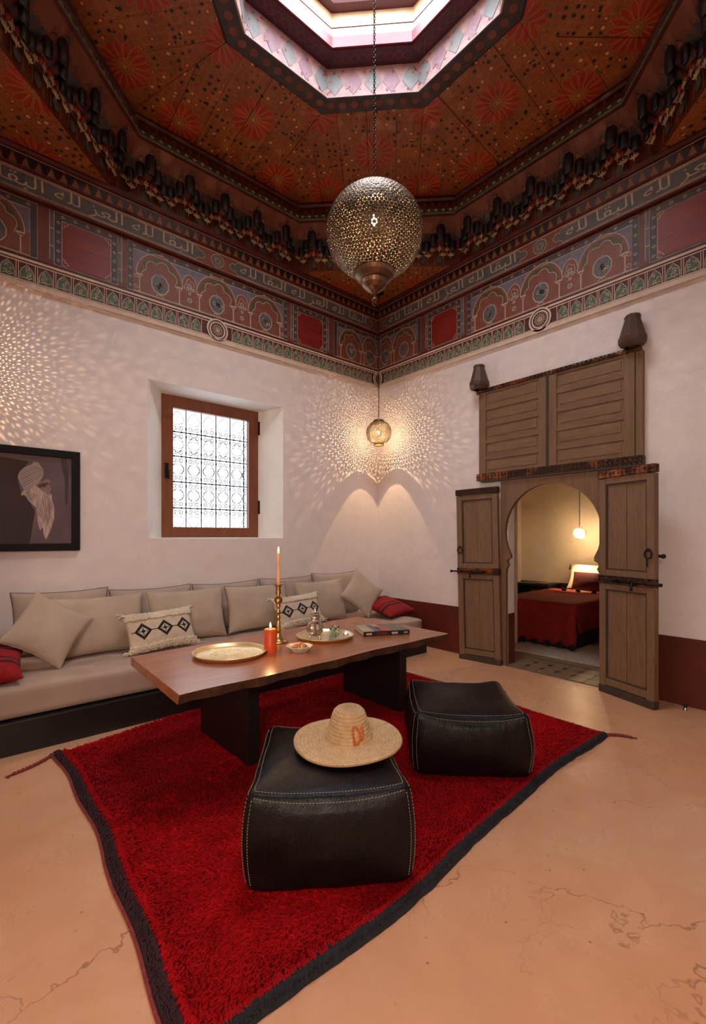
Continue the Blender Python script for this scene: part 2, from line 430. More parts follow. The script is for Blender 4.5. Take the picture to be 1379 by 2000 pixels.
def glassmat():
    m = bpy.data.materials.new('pale_green_glass'); m.use_nodes = True; b = m.node_tree.nodes['Principled BSDF']
    b.inputs['Base Color'].default_value = (.86, .95, .9, 1); b.inputs['Transmission Weight'].default_value = 1; b.inputs['Roughness'].default_value = .02; b.inputs['IOR'].default_value = 1.3
    MATS['glass'] = m; return m
M_GLASS = glassmat()
def panemat(name, tint, gloss=.06):
    m = bpy.data.materials.new(name); m.use_nodes = True; nt = m.node_tree; nt.nodes.remove(nt.nodes['Principled BSDF'])
    t = nt.nodes.new('ShaderNodeBsdfTransparent'); t.inputs[0].default_value = (tint, tint, tint, 1); g = nt.nodes.new('ShaderNodeBsdfGlossy'); g.inputs['Roughness'].default_value = .03
    x = nt.nodes.new('ShaderNodeMixShader'); x.inputs[0].default_value = gloss
    nt.links.new(t.outputs[0], x.inputs[1]); nt.links.new(g.outputs[0], x.inputs[2]); nt.links.new(x.outputs[0], nt.nodes['Material Output'].inputs[0]); return m
M_PANE = panemat('window_pane_glass', .42); M_PGLASS = panemat('picture_glass', 1.0, .035)
M_CANDLE = mat('orange_wax', srgb('e4541a'), .4, Subsurface_Weight=.25, Subsurface_Radius=(.02, .006, .002))
M_CANDLE2 = mat('peach_wax', srgb('f2bb92'), .45, Subsurface_Weight=.25, Subsurface_Radius=(.02, .008, .004))
M_FLAME = emis('flame', (1, .62, .28), 14)
M_GLOW = emis('lamp_filament', (1, .72, .40), 26)
M_WHITEC = mat('white_ceramic', (.75, .70, .64), .2)
M_NUT = mat('golden_almond', srgb('b87a40'), .6)
M_NUT2 = mat('pale_biscuit', srgb('d2a468'), .7)
M_BEDRED = mat('bedspread_red', rough=.9, fn=f_fabric(srgb('8c0d0b'), srgb('6e0a09'), 200))
M_BEDDK = mat('crimson_pillow', srgb('4a050c'), .9)
M_PILWH = mat('white_pillow_cotton', srgb('d2c6b0'), .85)
M_TASSEL = mat('black_wool', (.01, .008, .009), .9)
M_STONE = mat('stone_tile', rough=.45, fn=f_dark(srgb('8c735a'), srgb('78614a'), 9))
M_BLKTILE = mat('black_tile', (.02, .015, .014), .35)
M_GROUT = mat('grout', (.13, .092, .062), .8)
M_WHITERUG = mat('pale_wool_rug', rough=.95, fn=f_dark(srgb('b8aa9a'), srgb('9a8c7c'), 30))
M_STEEL = mat('brushed_steel', (.5, .46, .42), .3, 1)

# ------------------------------------------------------------------ room shell
L = 4.70; CX = -2.35; CY = -2.35
OUT = -6.3; TOP = 4.49
def struct(mb, name, m, parent=None, **kw):
    o = mb.build(name, m, parent, **kw); o['kind'] = 'structure'; return o
mb = MB(); mb.box(OUT, OUT, -.12, .12, 0.02, 0)
floor = struct(mb, 'floor', M_FLOOR)
mb = MB(); mb.box(.12, -4.2, -.12, 3.3, 0, 0)
struct(mb, 'floor_bedroom', M_STONE)

def ring_quads(mb, o, i, y, flip=False, mi=0):
    # o,i = (x0,z0,x1,z1) rectangles in plane y
    vs = [(o[0], y, o[1]), (o[2], y, o[1]), (o[2], y, o[3]), (o[0], y, o[3]), (i[0], y, i[1]), (i[2], y, i[1]), (i[2], y, i[3]), (i[0], y, i[3])]
    mb.add(vs, [(0, 1, 5, 4), (1, 2, 6, 5), (2, 3, 7, 6), (3, 0, 4, 7)], mi)
# far wall (window wall) with a splayed opening
mb = MB()
ro = (-3.04, 1.338, -1.53, 2.86); ri = (-2.812, 1.346, -1.688, 2.840)
wo = (OUT, 0, .12, TOP)
ring_quads(mb, wo, ro, 0); ring_quads(mb, wo, ri, .45)
def conn(mb, a, ya, b, yb, mi=0):
    A = [(a[0], ya, a[1]), (a[2], ya, a[1]), (a[2], ya, a[3]), (a[0], ya, a[3])]; B = [(b[0], yb, b[1]), (b[2], yb, b[1]), (b[2], yb, b[3]), (b[0], yb, b[3])]
    mb.add(A+B, [(k, (k+1) % 4, (k+1) % 4+4, k+4) for k in range(4)], mi)
conn(mb, ro, 0, ri, .30, 1); conn(mb, ri, .30, ri, .45, 1); conn(mb, wo, 0, wo, .45)
struct(mb, 'wall_far', [M_PLASTER, M_REVEAL])
# right wall with door opening
mb = MB(); D0, D1, DZ = -1.985, -2.925, 1.93
mb.box(0, D0, 0, .12, 0, TOP); mb.box(0, OUT, 0, .12, D1, TOP); mb.box(0, D1, DZ, .12, D0, TOP)
struct(mb, 'wall_right', M_PLASTER)
# near and left walls, open at the entrance corner where the camera stands
mb = MB(); mb.box(-4.70, -4.82, 2.7, 0, -4.70, TOP); mb.box(-2.5, -4.82, 0, 0, -4.70, 2.7)
struct(mb, 'wall_near', M_PLASTER)
mb = MB(); mb.box(-4.82, -4.82, 2.7, -4.70, 0, TOP); mb.box(-4.82, -2.4, 0, -4.70, 0, 2.7)
struct(mb, 'wall_left', M_PLASTER)
mb = MB(); mb.box(OUT-.1, OUT, 0, OUT, 0, 2.7); struct(mb, 'wall_hall_left', M_PLASTER)
mb = MB(); mb.box(OUT, OUT-.1, 0, 0.12, OUT, 2.7); struct(mb, 'wall_hall_near', M_PLASTER)
mb = MB(); mb.box(OUT, OUT, 2.7, -4.82, 0, 2.8); mb.box(-4.82, OUT, 2.7, 0, -4.82, 2.8); struct(mb, 'ceiling_hall', M_PLASTER)
# wainscot
for nm, b in (('baseboard_far', (-4.70, -.012, 0, 0, 0, .54)), ('baseboard_right', (-.012, D0+.04, 0, 0, -.012, .543)),
              ('baseboard_right', (-.012, -4.70, 0, 0, D1-.04, .543)), ('baseboard_left', (-4.70, -2.4, 0, -4.688, 0, .54)), ('baseboard_near', (-2.5, -4.70, 0, 0, -4.688, .54))):
    mb = MB(); mb.box(*b); struct(mb, nm, M_WAINS, bevel=.004)
# bedroom shell
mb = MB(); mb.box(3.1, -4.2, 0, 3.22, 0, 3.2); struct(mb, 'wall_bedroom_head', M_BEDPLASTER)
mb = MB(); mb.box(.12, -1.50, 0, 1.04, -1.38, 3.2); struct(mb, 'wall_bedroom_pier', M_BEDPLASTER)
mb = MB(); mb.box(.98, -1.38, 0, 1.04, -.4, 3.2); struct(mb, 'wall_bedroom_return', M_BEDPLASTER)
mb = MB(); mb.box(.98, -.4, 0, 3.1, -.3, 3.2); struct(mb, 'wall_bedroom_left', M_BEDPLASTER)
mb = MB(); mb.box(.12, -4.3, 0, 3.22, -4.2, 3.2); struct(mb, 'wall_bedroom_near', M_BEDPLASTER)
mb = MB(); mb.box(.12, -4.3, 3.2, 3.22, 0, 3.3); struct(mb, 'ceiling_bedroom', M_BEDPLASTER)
mb = MB(); mb.box(3.085, -4.2, 0, 3.1, -.4, .60); struct(mb, 'baseboard_bedroom', M_WAINS)
# wainscot return on the door reveal
mb = MB(); mb.box(0.0, D0-.006, 0, .12, D0, .54); struct(mb, 'baseboard_door', M_WAINS)

# ------------------------------------------------------------------ window
wn = bpy.data.objects.new('window_1', None); C.objects.link(wn); wn.location = (-2.25, .30, 1.343); wn['kind'] = 'structure'
WW, WH, FB = 1.13, 1.50, .125
mb = MB()
fw = WW/2
for b in ((-fw, 0, 0, -fw+FB, .06, WH), (fw-FB, 0, 0, fw, .06, WH), (-fw+FB, 0, 0, fw-FB, .06, .115), (-fw+FB, 0, WH-.13, fw-FB, .06, WH)): mb.box(*b)
mb.build('window_frame', M_WIN, wn, bevel=.004, kind='structure')
mb = MB(); mb.box(-fw+FB, .03, .115, fw-FB, .036, WH-.13); mb.build('pane', M_PANE, wn, kind='structure')
mb = MB()
for zz in (.28, 1.22): mb.box(fw-.006, -.022, zz, fw+.016, .01, zz+.16)
mb.build('hinge', M_IRON, wn, bevel=.004, kind='structure', label='dark iron hinges')
mb = MB(); mb.box(-fw+.035, -.012, .62, -fw+.075, 0, .78); mb.tube([(-fw+.055, -.012, .72), (-fw+.055, -.045, .72), (-fw+.06, -.05, .69), (-fw+.062, -.05, .61)], .010, 8)
mb.build('window_handle', M_IRON, wn, bevel=.005, kind='structure', label='dark bronze lever handle')
# wrought iron grille outside the pane
gx0, gx1, gz0, gz1 = -fw+.07, fw-.07, .06, WH-.07
bars_x = [gx0+(gx1-gx0)*k/5.4+0.02 for k in range(6)]
pz = lambda fr: .115+(WH-.245)*(1-fr)
bars_z = [pz(.18), pz(.39), pz(.61), pz(.835)]
gy = .11
gr = MB()
vx = [-.44+0.0, -.262, -.09, .082, .254, .43]
for x in vx: gr.tube([(x, gy, gz0), (x, gy, gz1)], .0065, 5)
for z in bars_z: gr.tube([(gx0, gy, z), (gx1, gy, z)], .0065, 5)
gr.build('grille_bar', M_IRON, wn, kind='stuff')
sg = MB()
def spiral(cx, cz, r, sgnx, sgnz):
    return [(cx+sgnx*r*(1-t/16*.8)*math.cos(t*.55), gy, cz+sgnz*r*(1-t/16*.8)*math.sin(t*.55)) for t in range(15)]
pitch = .172
for i in range(6):
    xc = (vx[i]+pitch/2) if i < 5 else vx[5]+.05
    for z in bars_z:
        for sz in (-1, 1):
            for sx in (-1, 1):
                if i == 5 and sx == 1: continue
                sg.tube(spiral(xc+sx*.036, z+sz*.048, .028, -sx, -sz), .0042, 4)
                a = (xc+sx*.012, gy, z+sz*.085); b = (xc+sx*.070, gy, z+sz*.13); sg.tube([a, ((a[0]+b[0])/2+sx*.012, gy, z+sz*.10), b, (xc+sx*.045, gy, z+sz*.185), (xc, gy, z+sz*.225)], .0034, 4)
            sg.tube([(vx[min(i, 5)], gy, z+sz*.03), (vx[min(i, 5)], gy, z+sz*.055)], .0095, 5)
        for dx in (.045, .127): sg.tube([(vx[min(i, 5)]+dx-.008, gy, z), (vx[min(i, 5)]+dx+.008, gy, z)], .0105, 5)
sg.build('grille_scroll', M_IRON, wn, kind='stuff')

# ------------------------------------------------------------------ painted cornice of each wall
ARABIC = ['\uFE8E\uFED8\uFE92\uFEDF\uFE8D', '\uFEEA\uFEE0\uFEDF', '\uFEB0\uFECC\uFEDF\uFE8D', '\uFEEA\uFEE0\uFEDF']
def text_mesh(body, off=-.004):
    c = bpy.data.curves.new('lettering', 'FONT'); c.body = body; c.offset = off; c.resolution_u = 3
    o = bpy.data.objects.new('lettering', c); C.objects.link(o)
    dg = bpy.context.evaluated_depsgraph_get(); me = o.evaluated_get(dg).to_mesh()
    v = [tuple(x.co) for x in me.vertices]; f = [tuple(p.vertices) for p in me.polygons]
    o.evaluated_get(dg).to_mesh_clear(); bpy.data.objects.remove(o); bpy.data.curves.remove(c)
    return v, f
run = ' '.join([ARABIC[1], ARABIC[0], ARABIC[3], ARABIC[2], ARABIC[1], ARABIC[0]])
TV, TF = text_mesh(run)
tx0 = min(v[0] for v in TV); tx1 = max(v[0] for v in TV); tz0 = min(v[1] for v in TV); tz1 = max(v[1] for v in TV)

def lobed_arch(cx, z0, w_, h, lobes, amp, n=30):
    """multifoil arch outline from left springing to right springing"""
    pts = []
    for i in range(n+1):
        t = i/n; a = PI*(1-t); k = 1-amp*abs(math.sin(lobes*a/1.0*.5*2))
        k = 1-amp*(1-abs(math.sin(lobes*a)))
        pts.append((cx+w_/2*math.cos(a)*k, z0+h*math.sin(a)*k))
    return pts
def make_trim(parent, H):
    """all meshes in wall-local coordinates: x along wall (0 = middle), -y into the room"""
    me = {}
    # --- plaster relief band
    m = MB(); m.box(-H, -.020, 3.425, H, .01, 3.615, 0); m.box(-H, -.030, 3.60, H, -.0, 3.618, 1); m.box(-H, -.032, 3.385, H, .0, 3.425, 1)
    me['relief_band'] = (m.mesh('relief_band', [M_TRIMRED, M_CREAM]), {})
    m = MB(); P_ = .1283; y = -.0225
    m.stroke([(-H, 3.585), (H, 3.585)], .010, y, 0); m.stroke([(-H, 3.437), (H, 3.437)], .010, y, 0)
    n = int(H/P_)
    for sgn in (-1, 1):
        for k in range(n):
            xc = sgn*(.16+P_*(k+.5))
            if abs(xc) > H-.13: continue
            m.stroke([(xc-P_/2+.008, 3.44), (xc-P_/2+.008, 3.585)], .005, y, 0); m.stroke([(xc+P_/2-.008, 3.44), (xc+P_/2-.008, 3.585)], .005, y, 0)
            ar = [(xc-.046, 3.448), (xc-.046, 3.50), (xc-.036, 3.53), (xc, 3.572), (xc+.036, 3.53), (xc+.046, 3.50), (xc+.046, 3.448)]
            m.fill(ar, y, 1); m.stroke(ar, .004, y-.001, 0)
            for q in range(5):  # carved scrolls, different in every cell
                rx = random.uniform(-.024, .024); rz = 3.462+q*.019+random.uniform(-.004, .004); fl = random.choice((-1, 1))
                m.stroke([(xc+rx+fl*.014*math.cos(t*.8)*(1-t*.1), rz+.010*math.sin(t*.8)) for t in range(7)], .0035, y-.0015, 0)
            m.stroke([(xc-.036, 3.458), (xc-.008, 3.464), (xc+.012, 3.453), (xc+.036, 3.470)], .004, y-.0015, 0)
    me['carved_arch_row'] = (m.mesh('carved_arch_row', [M_CREAM, M_GREEN], False), {'kind': 'stuff'})
    m = MB()
    def torus(cx_, r, t, mi, y_=-.032):
        m.stroke([(cx_+r*math.cos(a*PI/14), 3.512+r*math.sin(a*PI/14)) for a in range(28)], t, y_, mi, True)
    def medallion(cx_, full=True):
        m.prism([(cx_+.118*math.cos(a*PI/14), 3.512+.118*math.sin(a*PI/14)) for a in range(28)], -.020, -.030, 'y', 1)
        torus(cx_, .108, .018, 0); torus(cx_, .080, .014, 0)
        for k in range(8):
            a = k*PI/8; m.stroke([(cx_-.066*math.cos(a), 3.512-.066*math.sin(a)), (cx_+.066*math.cos(a), 3.512+.066*math.sin(a))], .004, -.0325, 2)
        for r_ in (.022, .045): torus(cx_, r_, .004, 2, -.033)
    medallion(0)
    me['round_medallion'] = (m.mesh('round_medallion', [M_CREAM, M_TRIMRED, M_BUFF]), {})
    m = MB(); medallion(-H+.0); medallion(H-.0)
    # keep only the half inside the room
    m2 = MB()
    for f, mi in zip(m.f, m.m):
        if all(abs(m.v[i][0]) <= H-.018 for i in f): m2.add([m.v[i] for i in f], [tuple(range(len(f)))], mi)
    me['corner_medallion'] = (m2.mesh('corner_medallion', [M_CREAM, M_TRIMRED, M_BUFF], False), {})
    # --- frieze board
    m = MB(); m.box(-H, -.012, 3.618, H, .01, 4.115, 0); m.box(-H, -.028, 3.618, H, -.0, 3.640, 1)
    me['frieze_board'] = (m.mesh('frieze_board', [M_FRIEZE, M_DKRED]), {})
    y = -.0135; y2 = -.0145; y3 = -.0155; y4 = -.0165
    b0, b1 = 3.655, 4.105
    for sgn in (-1, 1):   # red panels
        m = MB(); cxp = sgn*(H-1.15); hw = .185; z0, z1 = 3.665, 4.035; c_ = .03
        m.prism([(cxp-hw+c_, z0), (cxp+hw-c_, z0), (cxp+hw, z0+c_), (cxp+hw, z1-c_), (cxp+hw-c_, z1), (cxp-hw+c_, z1), (cxp-hw, z1-c_), (cxp-hw, z0+c_)], -.012, -.018, 'y', 0)
        me['red_panel%d' % sgn] = (m.mesh('red_panel', [M_REDPANEL]), {})
    # painted ornament
    m = MB()  # mats: 0 buff,1 slate dark,2 blue-grey,3 lavender,4 terracotta,5 ochre,6 olive
    def dots(x0, z0, x1, z1, n_):
        for k in range(n_):
            t = (k+.5)/n_; x = x0+(x1-x0)*t; z = z0+(z1-z0)*t
            m.stroke([(x-.012, z), (x, z+.012), (x+.012, z), (x, z-.012)], .006, y3, 0, True)
    def rect(x0, z0, x1, z1, mi, yy): m.fill([(x0, z0), (x1, z0), (x1, z1), (x0, z1)], yy, mi)
    def frame(x0, z0, x1, z1, wd=.006, yy=y3): m.stroke([(x0, z0), (x1, z0), (x1, z1), (x0, z1)], wd, yy, 0, True)
    def bigarch(xc, wd):
        hw = wd/2; zs = 3.83; 
        outer = [(xc-hw, zs)]+arc(xc, zs, hw, 180, 0, 20, .235)
        m.fill([(xc-hw, zs)]+arc(xc, zs, hw, 180, 0, 20, .235), y2, 4)
        m.stroke(outer, .007, y3, 0)
        mid = arc(xc, zs, hw*.86, 180, 0, 20, .205); m.fill(mid, y2-.0004, 6); 
        lob = [(xc-hw*.80, zs-.02)]+lobed_arch(xc, zs-.01, wd*.80, .19, 3.5, .20)+[(xc+hw*.80, zs-.02)]
        m.fill([(xc-hw*.8, b0)]+lob+[(xc+hw*.8, b0)], y2-.0008, 4); m.stroke(lob, .006, y3-.0004, 0)
        for sx in (-1, 1):
            xx = xc+sx*hw*.86
            m.stroke([(xx, b0), (xx, 3.80)], .010, y3-.0006, 0); m.stroke([(xx-.03, 3.822), (xx+.03, 3.822)], .014, y3-.0006, 0); m.stroke([(xx-.02, 3.80), (xx+.02, 3.80)], .006, y3-.0006, 0)
            m.stroke([(xx-.018, b0+.006), (xx+.018, b0+.006)], .008, y3-.0006, 0)
        ov = [(xc+.078*math.cos(a*PI/10)*(1+.05*(a % 2)), 3.785+.090*math.sin(a*PI/10)*(1+.05*(a % 2))) for a in range(20)]
        m.fill(ov, y3, 2); m.stroke(ov, .008, y4, 0, True)
        for k in range(12):
            a = random.uniform(0, 6.28); r_ = random.uniform(.008, .055); px, pz_ = xc+r_*math.cos(a), 3.785+r_*math.sin(a)
            m.stroke([(px+.015*math.cos(t), pz_+.015*math.sin(t)) for t in range(0, 6)], .007, y4, random.choice((0, 3, 5, 6)), True)
        m.fill([(xc-.014, 3.845), (xc, 3.835), (xc+.014, 3.845), (xc+.018, 3.872), (xc, 3.90), (xc-.018, 3.872)], y4, 3); m.stroke([(xc-.02, 3.872), (xc-.008, 3.862), (xc, 3.895), (xc+.008, 3.862), (xc+.02, 3.872)], .005, y4-.0005, 0)
        m.stroke([(xc-.035, b0+.012), (xc-.015, b0+.034), (xc, b0+.02), (xc+.015, b0+.034), (xc+.035, b0+.012)], .007, y4, 0)
    def smallarch(xc, wd):
        hw = wd/2; zs = 3.86; o_ = arc(xc, zs, hw, 180, 0, 12, .125)
        m.fill(o_, y2, 4); m.stroke(o_, .006, y3, 0)
        lob = [(xc-hw*.7, zs-.03)]+lobed_arch(xc, zs-.015, wd*.70, .10, 2.5, .22, 20)+[(xc+hw*.7, zs-.03)]
        m.fill([(xc-hw*.6, b0)]+lob+[(xc+hw*.6, b0)], y2-.0008, 4); m.stroke(lob, .005, y3-.0004, 0)
        for dx, dz, r_ in ((0, .055, .02), (-.022, .02, .014), (.022, .02, .014), (0, -.02, .012), (0, -.09, .02)):
            m.stroke([(xc+dx+r_*math.cos(t*PI/5), 3.82+dz+r_*math.sin(t*PI/5)) for t in range(10)], .007, y4, 0, True)
            m.fill([(xc+dx+r_*.7*math.cos(t*PI/5), 3.82+dz+r_*.7*math.sin(t*PI/5)) for t in range(10)], y4, 3)
    groups = [(-.875, .875, True), (-H+.0, -H+.79, False), (H-.79, H-.0, False)]
    for gx0_, gx1_, main in groups:
        rect(gx0_, b0, gx1_, b1, 1, y); frame(gx0_+.004, b0-.004, gx1_-.004, b1-.004)
        n_ = int((gx1_-gx0_)/.125); dots(gx0_, b1-.030, gx1_, b1-.030, n_)
        if main:
            dots(gx0_+.028, b0, gx0_+.028, b1-.05, 5); dots(gx1_-.028, b0, gx1_-.028, b1-.05, 5)
        ix0, ix1 = (gx0_+.055, gx1_-.055) if main else ((gx0_+.0, gx1_-.055) if gx0_ < 0 else (gx0_+.055, gx1_))
        rect(ix0, b0+.004, ix1, b1-.062, 3, y-.0006); frame(ix0, b0+.004, ix1, b1-.062, .006)
        rect(ix0, b0+.004, ix1, 3.84, 4, y-.0009)
        if main:
            for xc in (-.578, 0, .578): bigarch(xc, .435)
            for xc in (-.289, .289): smallarch(xc, .150)
            for sx in (-1, 1):
                o_ = [(sx*.82, 3.86+.10)]+[(sx*(.82-.10*t/6), 3.86+.10*math.sqrt(max(0, 1-(t/6)**2))) for t in range(7)]
                m.stroke(o_, .010, y3, 5)
                for dz in (-.10, 0.0): m.stroke([(sx*.795+.016*math.cos(t*PI/5), 3.80+dz+.016*math.sin(t*PI/5)) for t in range(10)], .006, y4, 0, True)
        else:
            s_ = -1 if gx0_ < 0 else 1
            bigarch(s_*(H-.50), .40); 
            bigarch(s_*(H-.16), .26)
            smallarch(s_*(H-.72), .10) if False else None
    for sgn in (-1, 1):
        cxp = sgn*(H-1.15)
        rect(cxp-.245, b0, cxp+.245, b1, 1, y); rect(cxp-.192, 3.66, cxp+.192, 4.042, 4, y-.0005)
        frame(cxp-.245, b0-.004, cxp+.245, b1-.004); 
        z0, z1, hw, c_ = 3.665, 4.037, .190, .034
        m.stroke([(cxp-hw, z0), (cxp+hw, z0), (cxp+hw, z1), (cxp-hw, z1)], .007, y3, 0, True)
        for ax in (-1, 1):
            for az in (z0, z1):
                dz = 1 if az == z0 else -1
                m.stroke([(cxp+ax*(hw-.05), az+dz*.006), (cxp+ax*(hw-.035), az+dz*.028), (cxp+ax*(hw-.018), az+dz*.022), (cxp+ax*(hw-.024), az+dz*.042), (cxp+ax*(hw-.004), az+dz*.055)], .006, -.0190, 0)
        dots(cxp-.23, b1-.030, cxp+.23, b1-.030, 5)
        for sx in (-1, 1): dots(cxp+sx*.217, b0, cxp+sx*.217, b1-.05, 5)
        for sx in (-1, 1):   # green pilaster strips either side
            xs = cxp+sx*.263
            rect(xs-.016, b0+.03, xs+.016, b1, 2, y2); m.stroke([(xs-.016, b1), (xs-.016, b0+.03), (xs+.016, b0+.03), (xs+.016, b1)], .005, y3, 0)
            for q in (3.80, 3.95): m.stroke([(xs-.016, q), (xs+.016, q)], .008, y3, 0)
    me['painted_ornament'] = (m.mesh('painted_ornament', [M_BUFF, M_SLATE, M_BLUEGRN, M_LAV, M_TERRA, M_OCHRE, M_OLIVE], False), {'kind': 'stuff'})
    # board joint
    # --- ledge, inscription, cresting
    m = MB(); m.prism([(0.01, 4.115), (-.050, 4.118), (-.058, 4.130), (-.045, 4.142), (0.01, 4.145)], -H, H, 'x', 0)
    me['ledge_moulding'] = (m.mesh('ledge_moulding', [M_DKRED]), {})
    m = MB(); A, B = (-.022, 4.145), (-.040, 4.325)
    m.add([(-H, 0.01, A[1]), (H, 0.01, A[1]), (H, A[0], A[1]), (-H, A[0], A[1]), (-H, 0.01, B[1]), (H, 0.01, B[1]), (H, B[0], B[1]), (-H, B[0], B[1])], [(0, 1, 2, 3), (3, 2, 6, 7), (7, 6, 5, 4), (0, 3, 7, 4), (1, 5, 6, 2), (0, 4, 5, 1)], 0)
    yb = lambda z: A[0]+(z-A[1])*(B[0]-A[0])/(B[1]-A[1])
    def sstroke(pts, wd, mi, d=.0015):
        k = len(m.v); m.stroke(pts, wd, 0, mi)
        for i in range(k, len(m.v)): m.v[i] = (m.v[i][0], yb(m.v[i][2])-d, m.v[i][2])
    def sfill(pts, mi, d=.0010):
        k = len(m.v); m.fill(pts, 0, mi)
        for i in range(k, len(m.v)): m.v[i] = (m.v[i][0], yb(m.v[i][2])-d, m.v[i][2])
    sstroke([(-H, 4.312), (H, 4.312)], .006, 1); sstroke([(-H, 4.158), (H, 4.158)], .006, 1)
    for sgn in (-1, 1):
        c0, c1 = sgn*.13, sgn*(H-.12)
        if c0 > c1: c0, c1 = c1, c0
        cart = [(c0, 4.235), (c0+.03, 4.27), (c0+.07, 4.27), (c0+.10, 4.300), (c1-.10, 4.300), (c1-.07, 4.27), (c1-.03, 4.27), (c1, 4.235), (c1-.03, 4.20), (c1-.07, 4.20), (c1-.10, 4.170), (c0+.10, 4.170), (c0+.07, 4.20), (c0+.03, 4.20)]
        sfill(cart, 2); sstroke(cart+[cart[0]], .005, 1)
        k = len(m.v); wdt = (c1-c0)-.26
        vs = [(c0+.13+(v[0]-tx0)/(tx1-tx0)*wdt, 0, 4.172+(v[1]-tz0)/(tz1-tz0)*.124) for v in TV]
        m.add(vs, TF, 1)
        for i in range(k, len(m.v)): m.v[i] = (m.v[i][0], yb(m.v[i][2])-.0022, m.v[i][2])
        for q in range(9):
            xx = c0+.2+(c1-c0-.4)*q/8
            sstroke([(xx-.03, 4.306), (xx-.01, 4.296), (xx, 4.304), (xx+.01, 4.296), (xx+.03, 4.306)], .004, 1, .0024)
    flower = [(.066*math.cos(a*PI/12)*(1+.10*(a % 2)), 4.235+.058*math.sin(a*PI/12)*(1+.10*(a % 2))) for a in range(24)]
    sfill(flower, 2); sstroke(flower+[flower[0]], .006, 1)
    for a in range(12): sstroke([(.015*math.cos(a*PI/6), 4.235+.015*math.sin(a*PI/6)), (.05*math.cos(a*PI/6), 4.235+.045*math.sin(a*PI/6))], .004, 1)
    me['inscription_band'] = (m.mesh('inscription_band', [M_TERRA, M_BUFF, M_BLUEGRN], True), {'label': 'blue-grey band with pale Arabic lettering'})
    m = MB(); m.prism([(0.01, 4.325), (-.048, 4.327), (-.055, 4.345), (0.01, 4.348)], -H, H, 'x', 0)
    m.prism([(0.01, 4.348), (-.040, 4.348), (-.052, 4.445), (0.01, 4.445)], -H, H, 'x', 0)
    m.prism([(0.01, 4.445), (-.075, 4.447), (-.085, 4.470), (-.085, 4.488), (0.01, 4.490)], -H, H, 'x', 0)
    me['cresting_band'] = (m.mesh('cresting_band', [M_DKRED]), {})
    m = MB(); yb2 = lambda z: -.040-.012*(z-4.348)/.097
    n_ = int(2*H/.088)
    for k in range(n_):
        xc = -H+.088*(k+.5)
        kk = len(m.v)
        m.fill([(xc-.034, 4.436), (xc-.026, 4.405), (xc-.010, 4.395), (xc-.016, 4.378), (xc, 4.358), (xc+.016, 4.378), (xc+.010, 4.395), (xc+.026, 4.405), (xc+.034, 4.436)], 0, 0)
        m.fill([(xc+.014, 4.352), (xc+.044, 4.425), (xc+.074, 4.352)], 0, 1)
        m.stroke([(xc-.044, 4.440), (xc+.044, 4.440)], .005, 0, 2)
        for i in range(kk, len(m.v)): m.v[i] = (m.v[i][0], yb2(m.v[i][2])-.0012, m.v[i][2])
    me['painted_cresting'] = (m.mesh('painted_cresting', [M_BLACKP, M_OCHRE, M_BUFF], False), {'kind': 'stuff'})
    return me
TR = make_trim(None, L/2)
for k, (nm, loc, rz) in enumerate((('trim_1', (CX, 0, 0), 0), ('trim_2', (0, CY, 0), -PI/2), ('trim_3', (CX, -L, 0), PI), ('trim_4', (-L, CY, 0), PI/2))):
    root = bpy.data.objects.new(nm, None); C.objects.link(root); root.location = loc; root.rotation_euler = (0, 0, rz); root['kind'] = 'structure'
    for key, (me, kw) in TR.items():
        o = bpy.data.objects.new(me.name.split('.')[0], me); C.objects.link(o); o.parent = root
        for a, b in kw.items(): o[a] = b
# joint between the frieze boards
# ------------------------------------------------------------------ octagonal painted ceiling
ceil = bpy.data.objects.new('ceiling', None); C.objects.link(ceil); ceil.location = (CX, CY, 0); ceil['kind'] = 'structure'
T8 = math.tan(PI/8)
def octside_mesh(name, prof, mats, mis):
    m = MB(); acc = 0
    vs = []; uv = []
    for j, (a, z) in enumerate(prof):
        if j: acc += math.hypot(a-prof[j-1][0], z-prof[j-1][1])
        for sx in (-1, 1): vs.append((sx*a*T8, a, z)); uv.append((sx*a*T8, acc))
    for j in range(len(prof)-1): m.add([vs[2*j], vs[2*j+1], vs[2*j+3], vs[2*j+2]], [(0, 1, 2, 3)], mis[j], False, [uv[2*j], uv[2*j+1], uv[2*j+3], uv[2*j+2]])
    return m
def eight(name, me, **kw):
    for k in range(8):
        o = obj(name, me, ceil, rot=(0, 0, k*PI/4), **kw)
# corner soffits
leg = L/2*(1-T8)
m = MB(); q = L/2
tri = [(q, q), (q-leg, q), (q, q-leg)]
m.add([(tri[0][0], tri[0][1], 4.485), (tri[1][0], tri[1][1], 4.485), (tri[2][0], tri[2][1], 4.485), (tri[0][0], tri[0][1], 4.54), (tri[1][0], tri[1][1], 4.54), (tri[2][0], tri[2][1], 4.54)], [(0, 1, 2), (5, 4, 3), (0, 3, 4, 1), (1, 4, 5, 2), (2, 5, 3, 0)], 0, False,
      [((p[0]-p[1])*.7071, (p[0]+p[1])*.7071-2.60) for p in tri]*2)
CS = m.mesh('corner_soffit', [M_STAR])
m = MB()
for s_, t_ in ((.045, .012), ): 
    pass
for k in range(4): 
    o = obj('corner_soffit', CS, ceil, rot=(0, 0, k*PI/2))
# hooks are on the lamps. leaning wall behind the stalactites
A0, Z0, A1, Z1 = 2.345, 4.49, 2.06, 4.885
MW = octside_mesh('muqarnas_wall', [(A0, Z0), (A0-.02, Z0+.16), (A1+.10, Z0+.27), (A1, Z1)], None, [0, 0, 1])
eight_parent = []
MWm = MW.mesh('muqarnas_wall', [M_MUQ, M_MUQT])
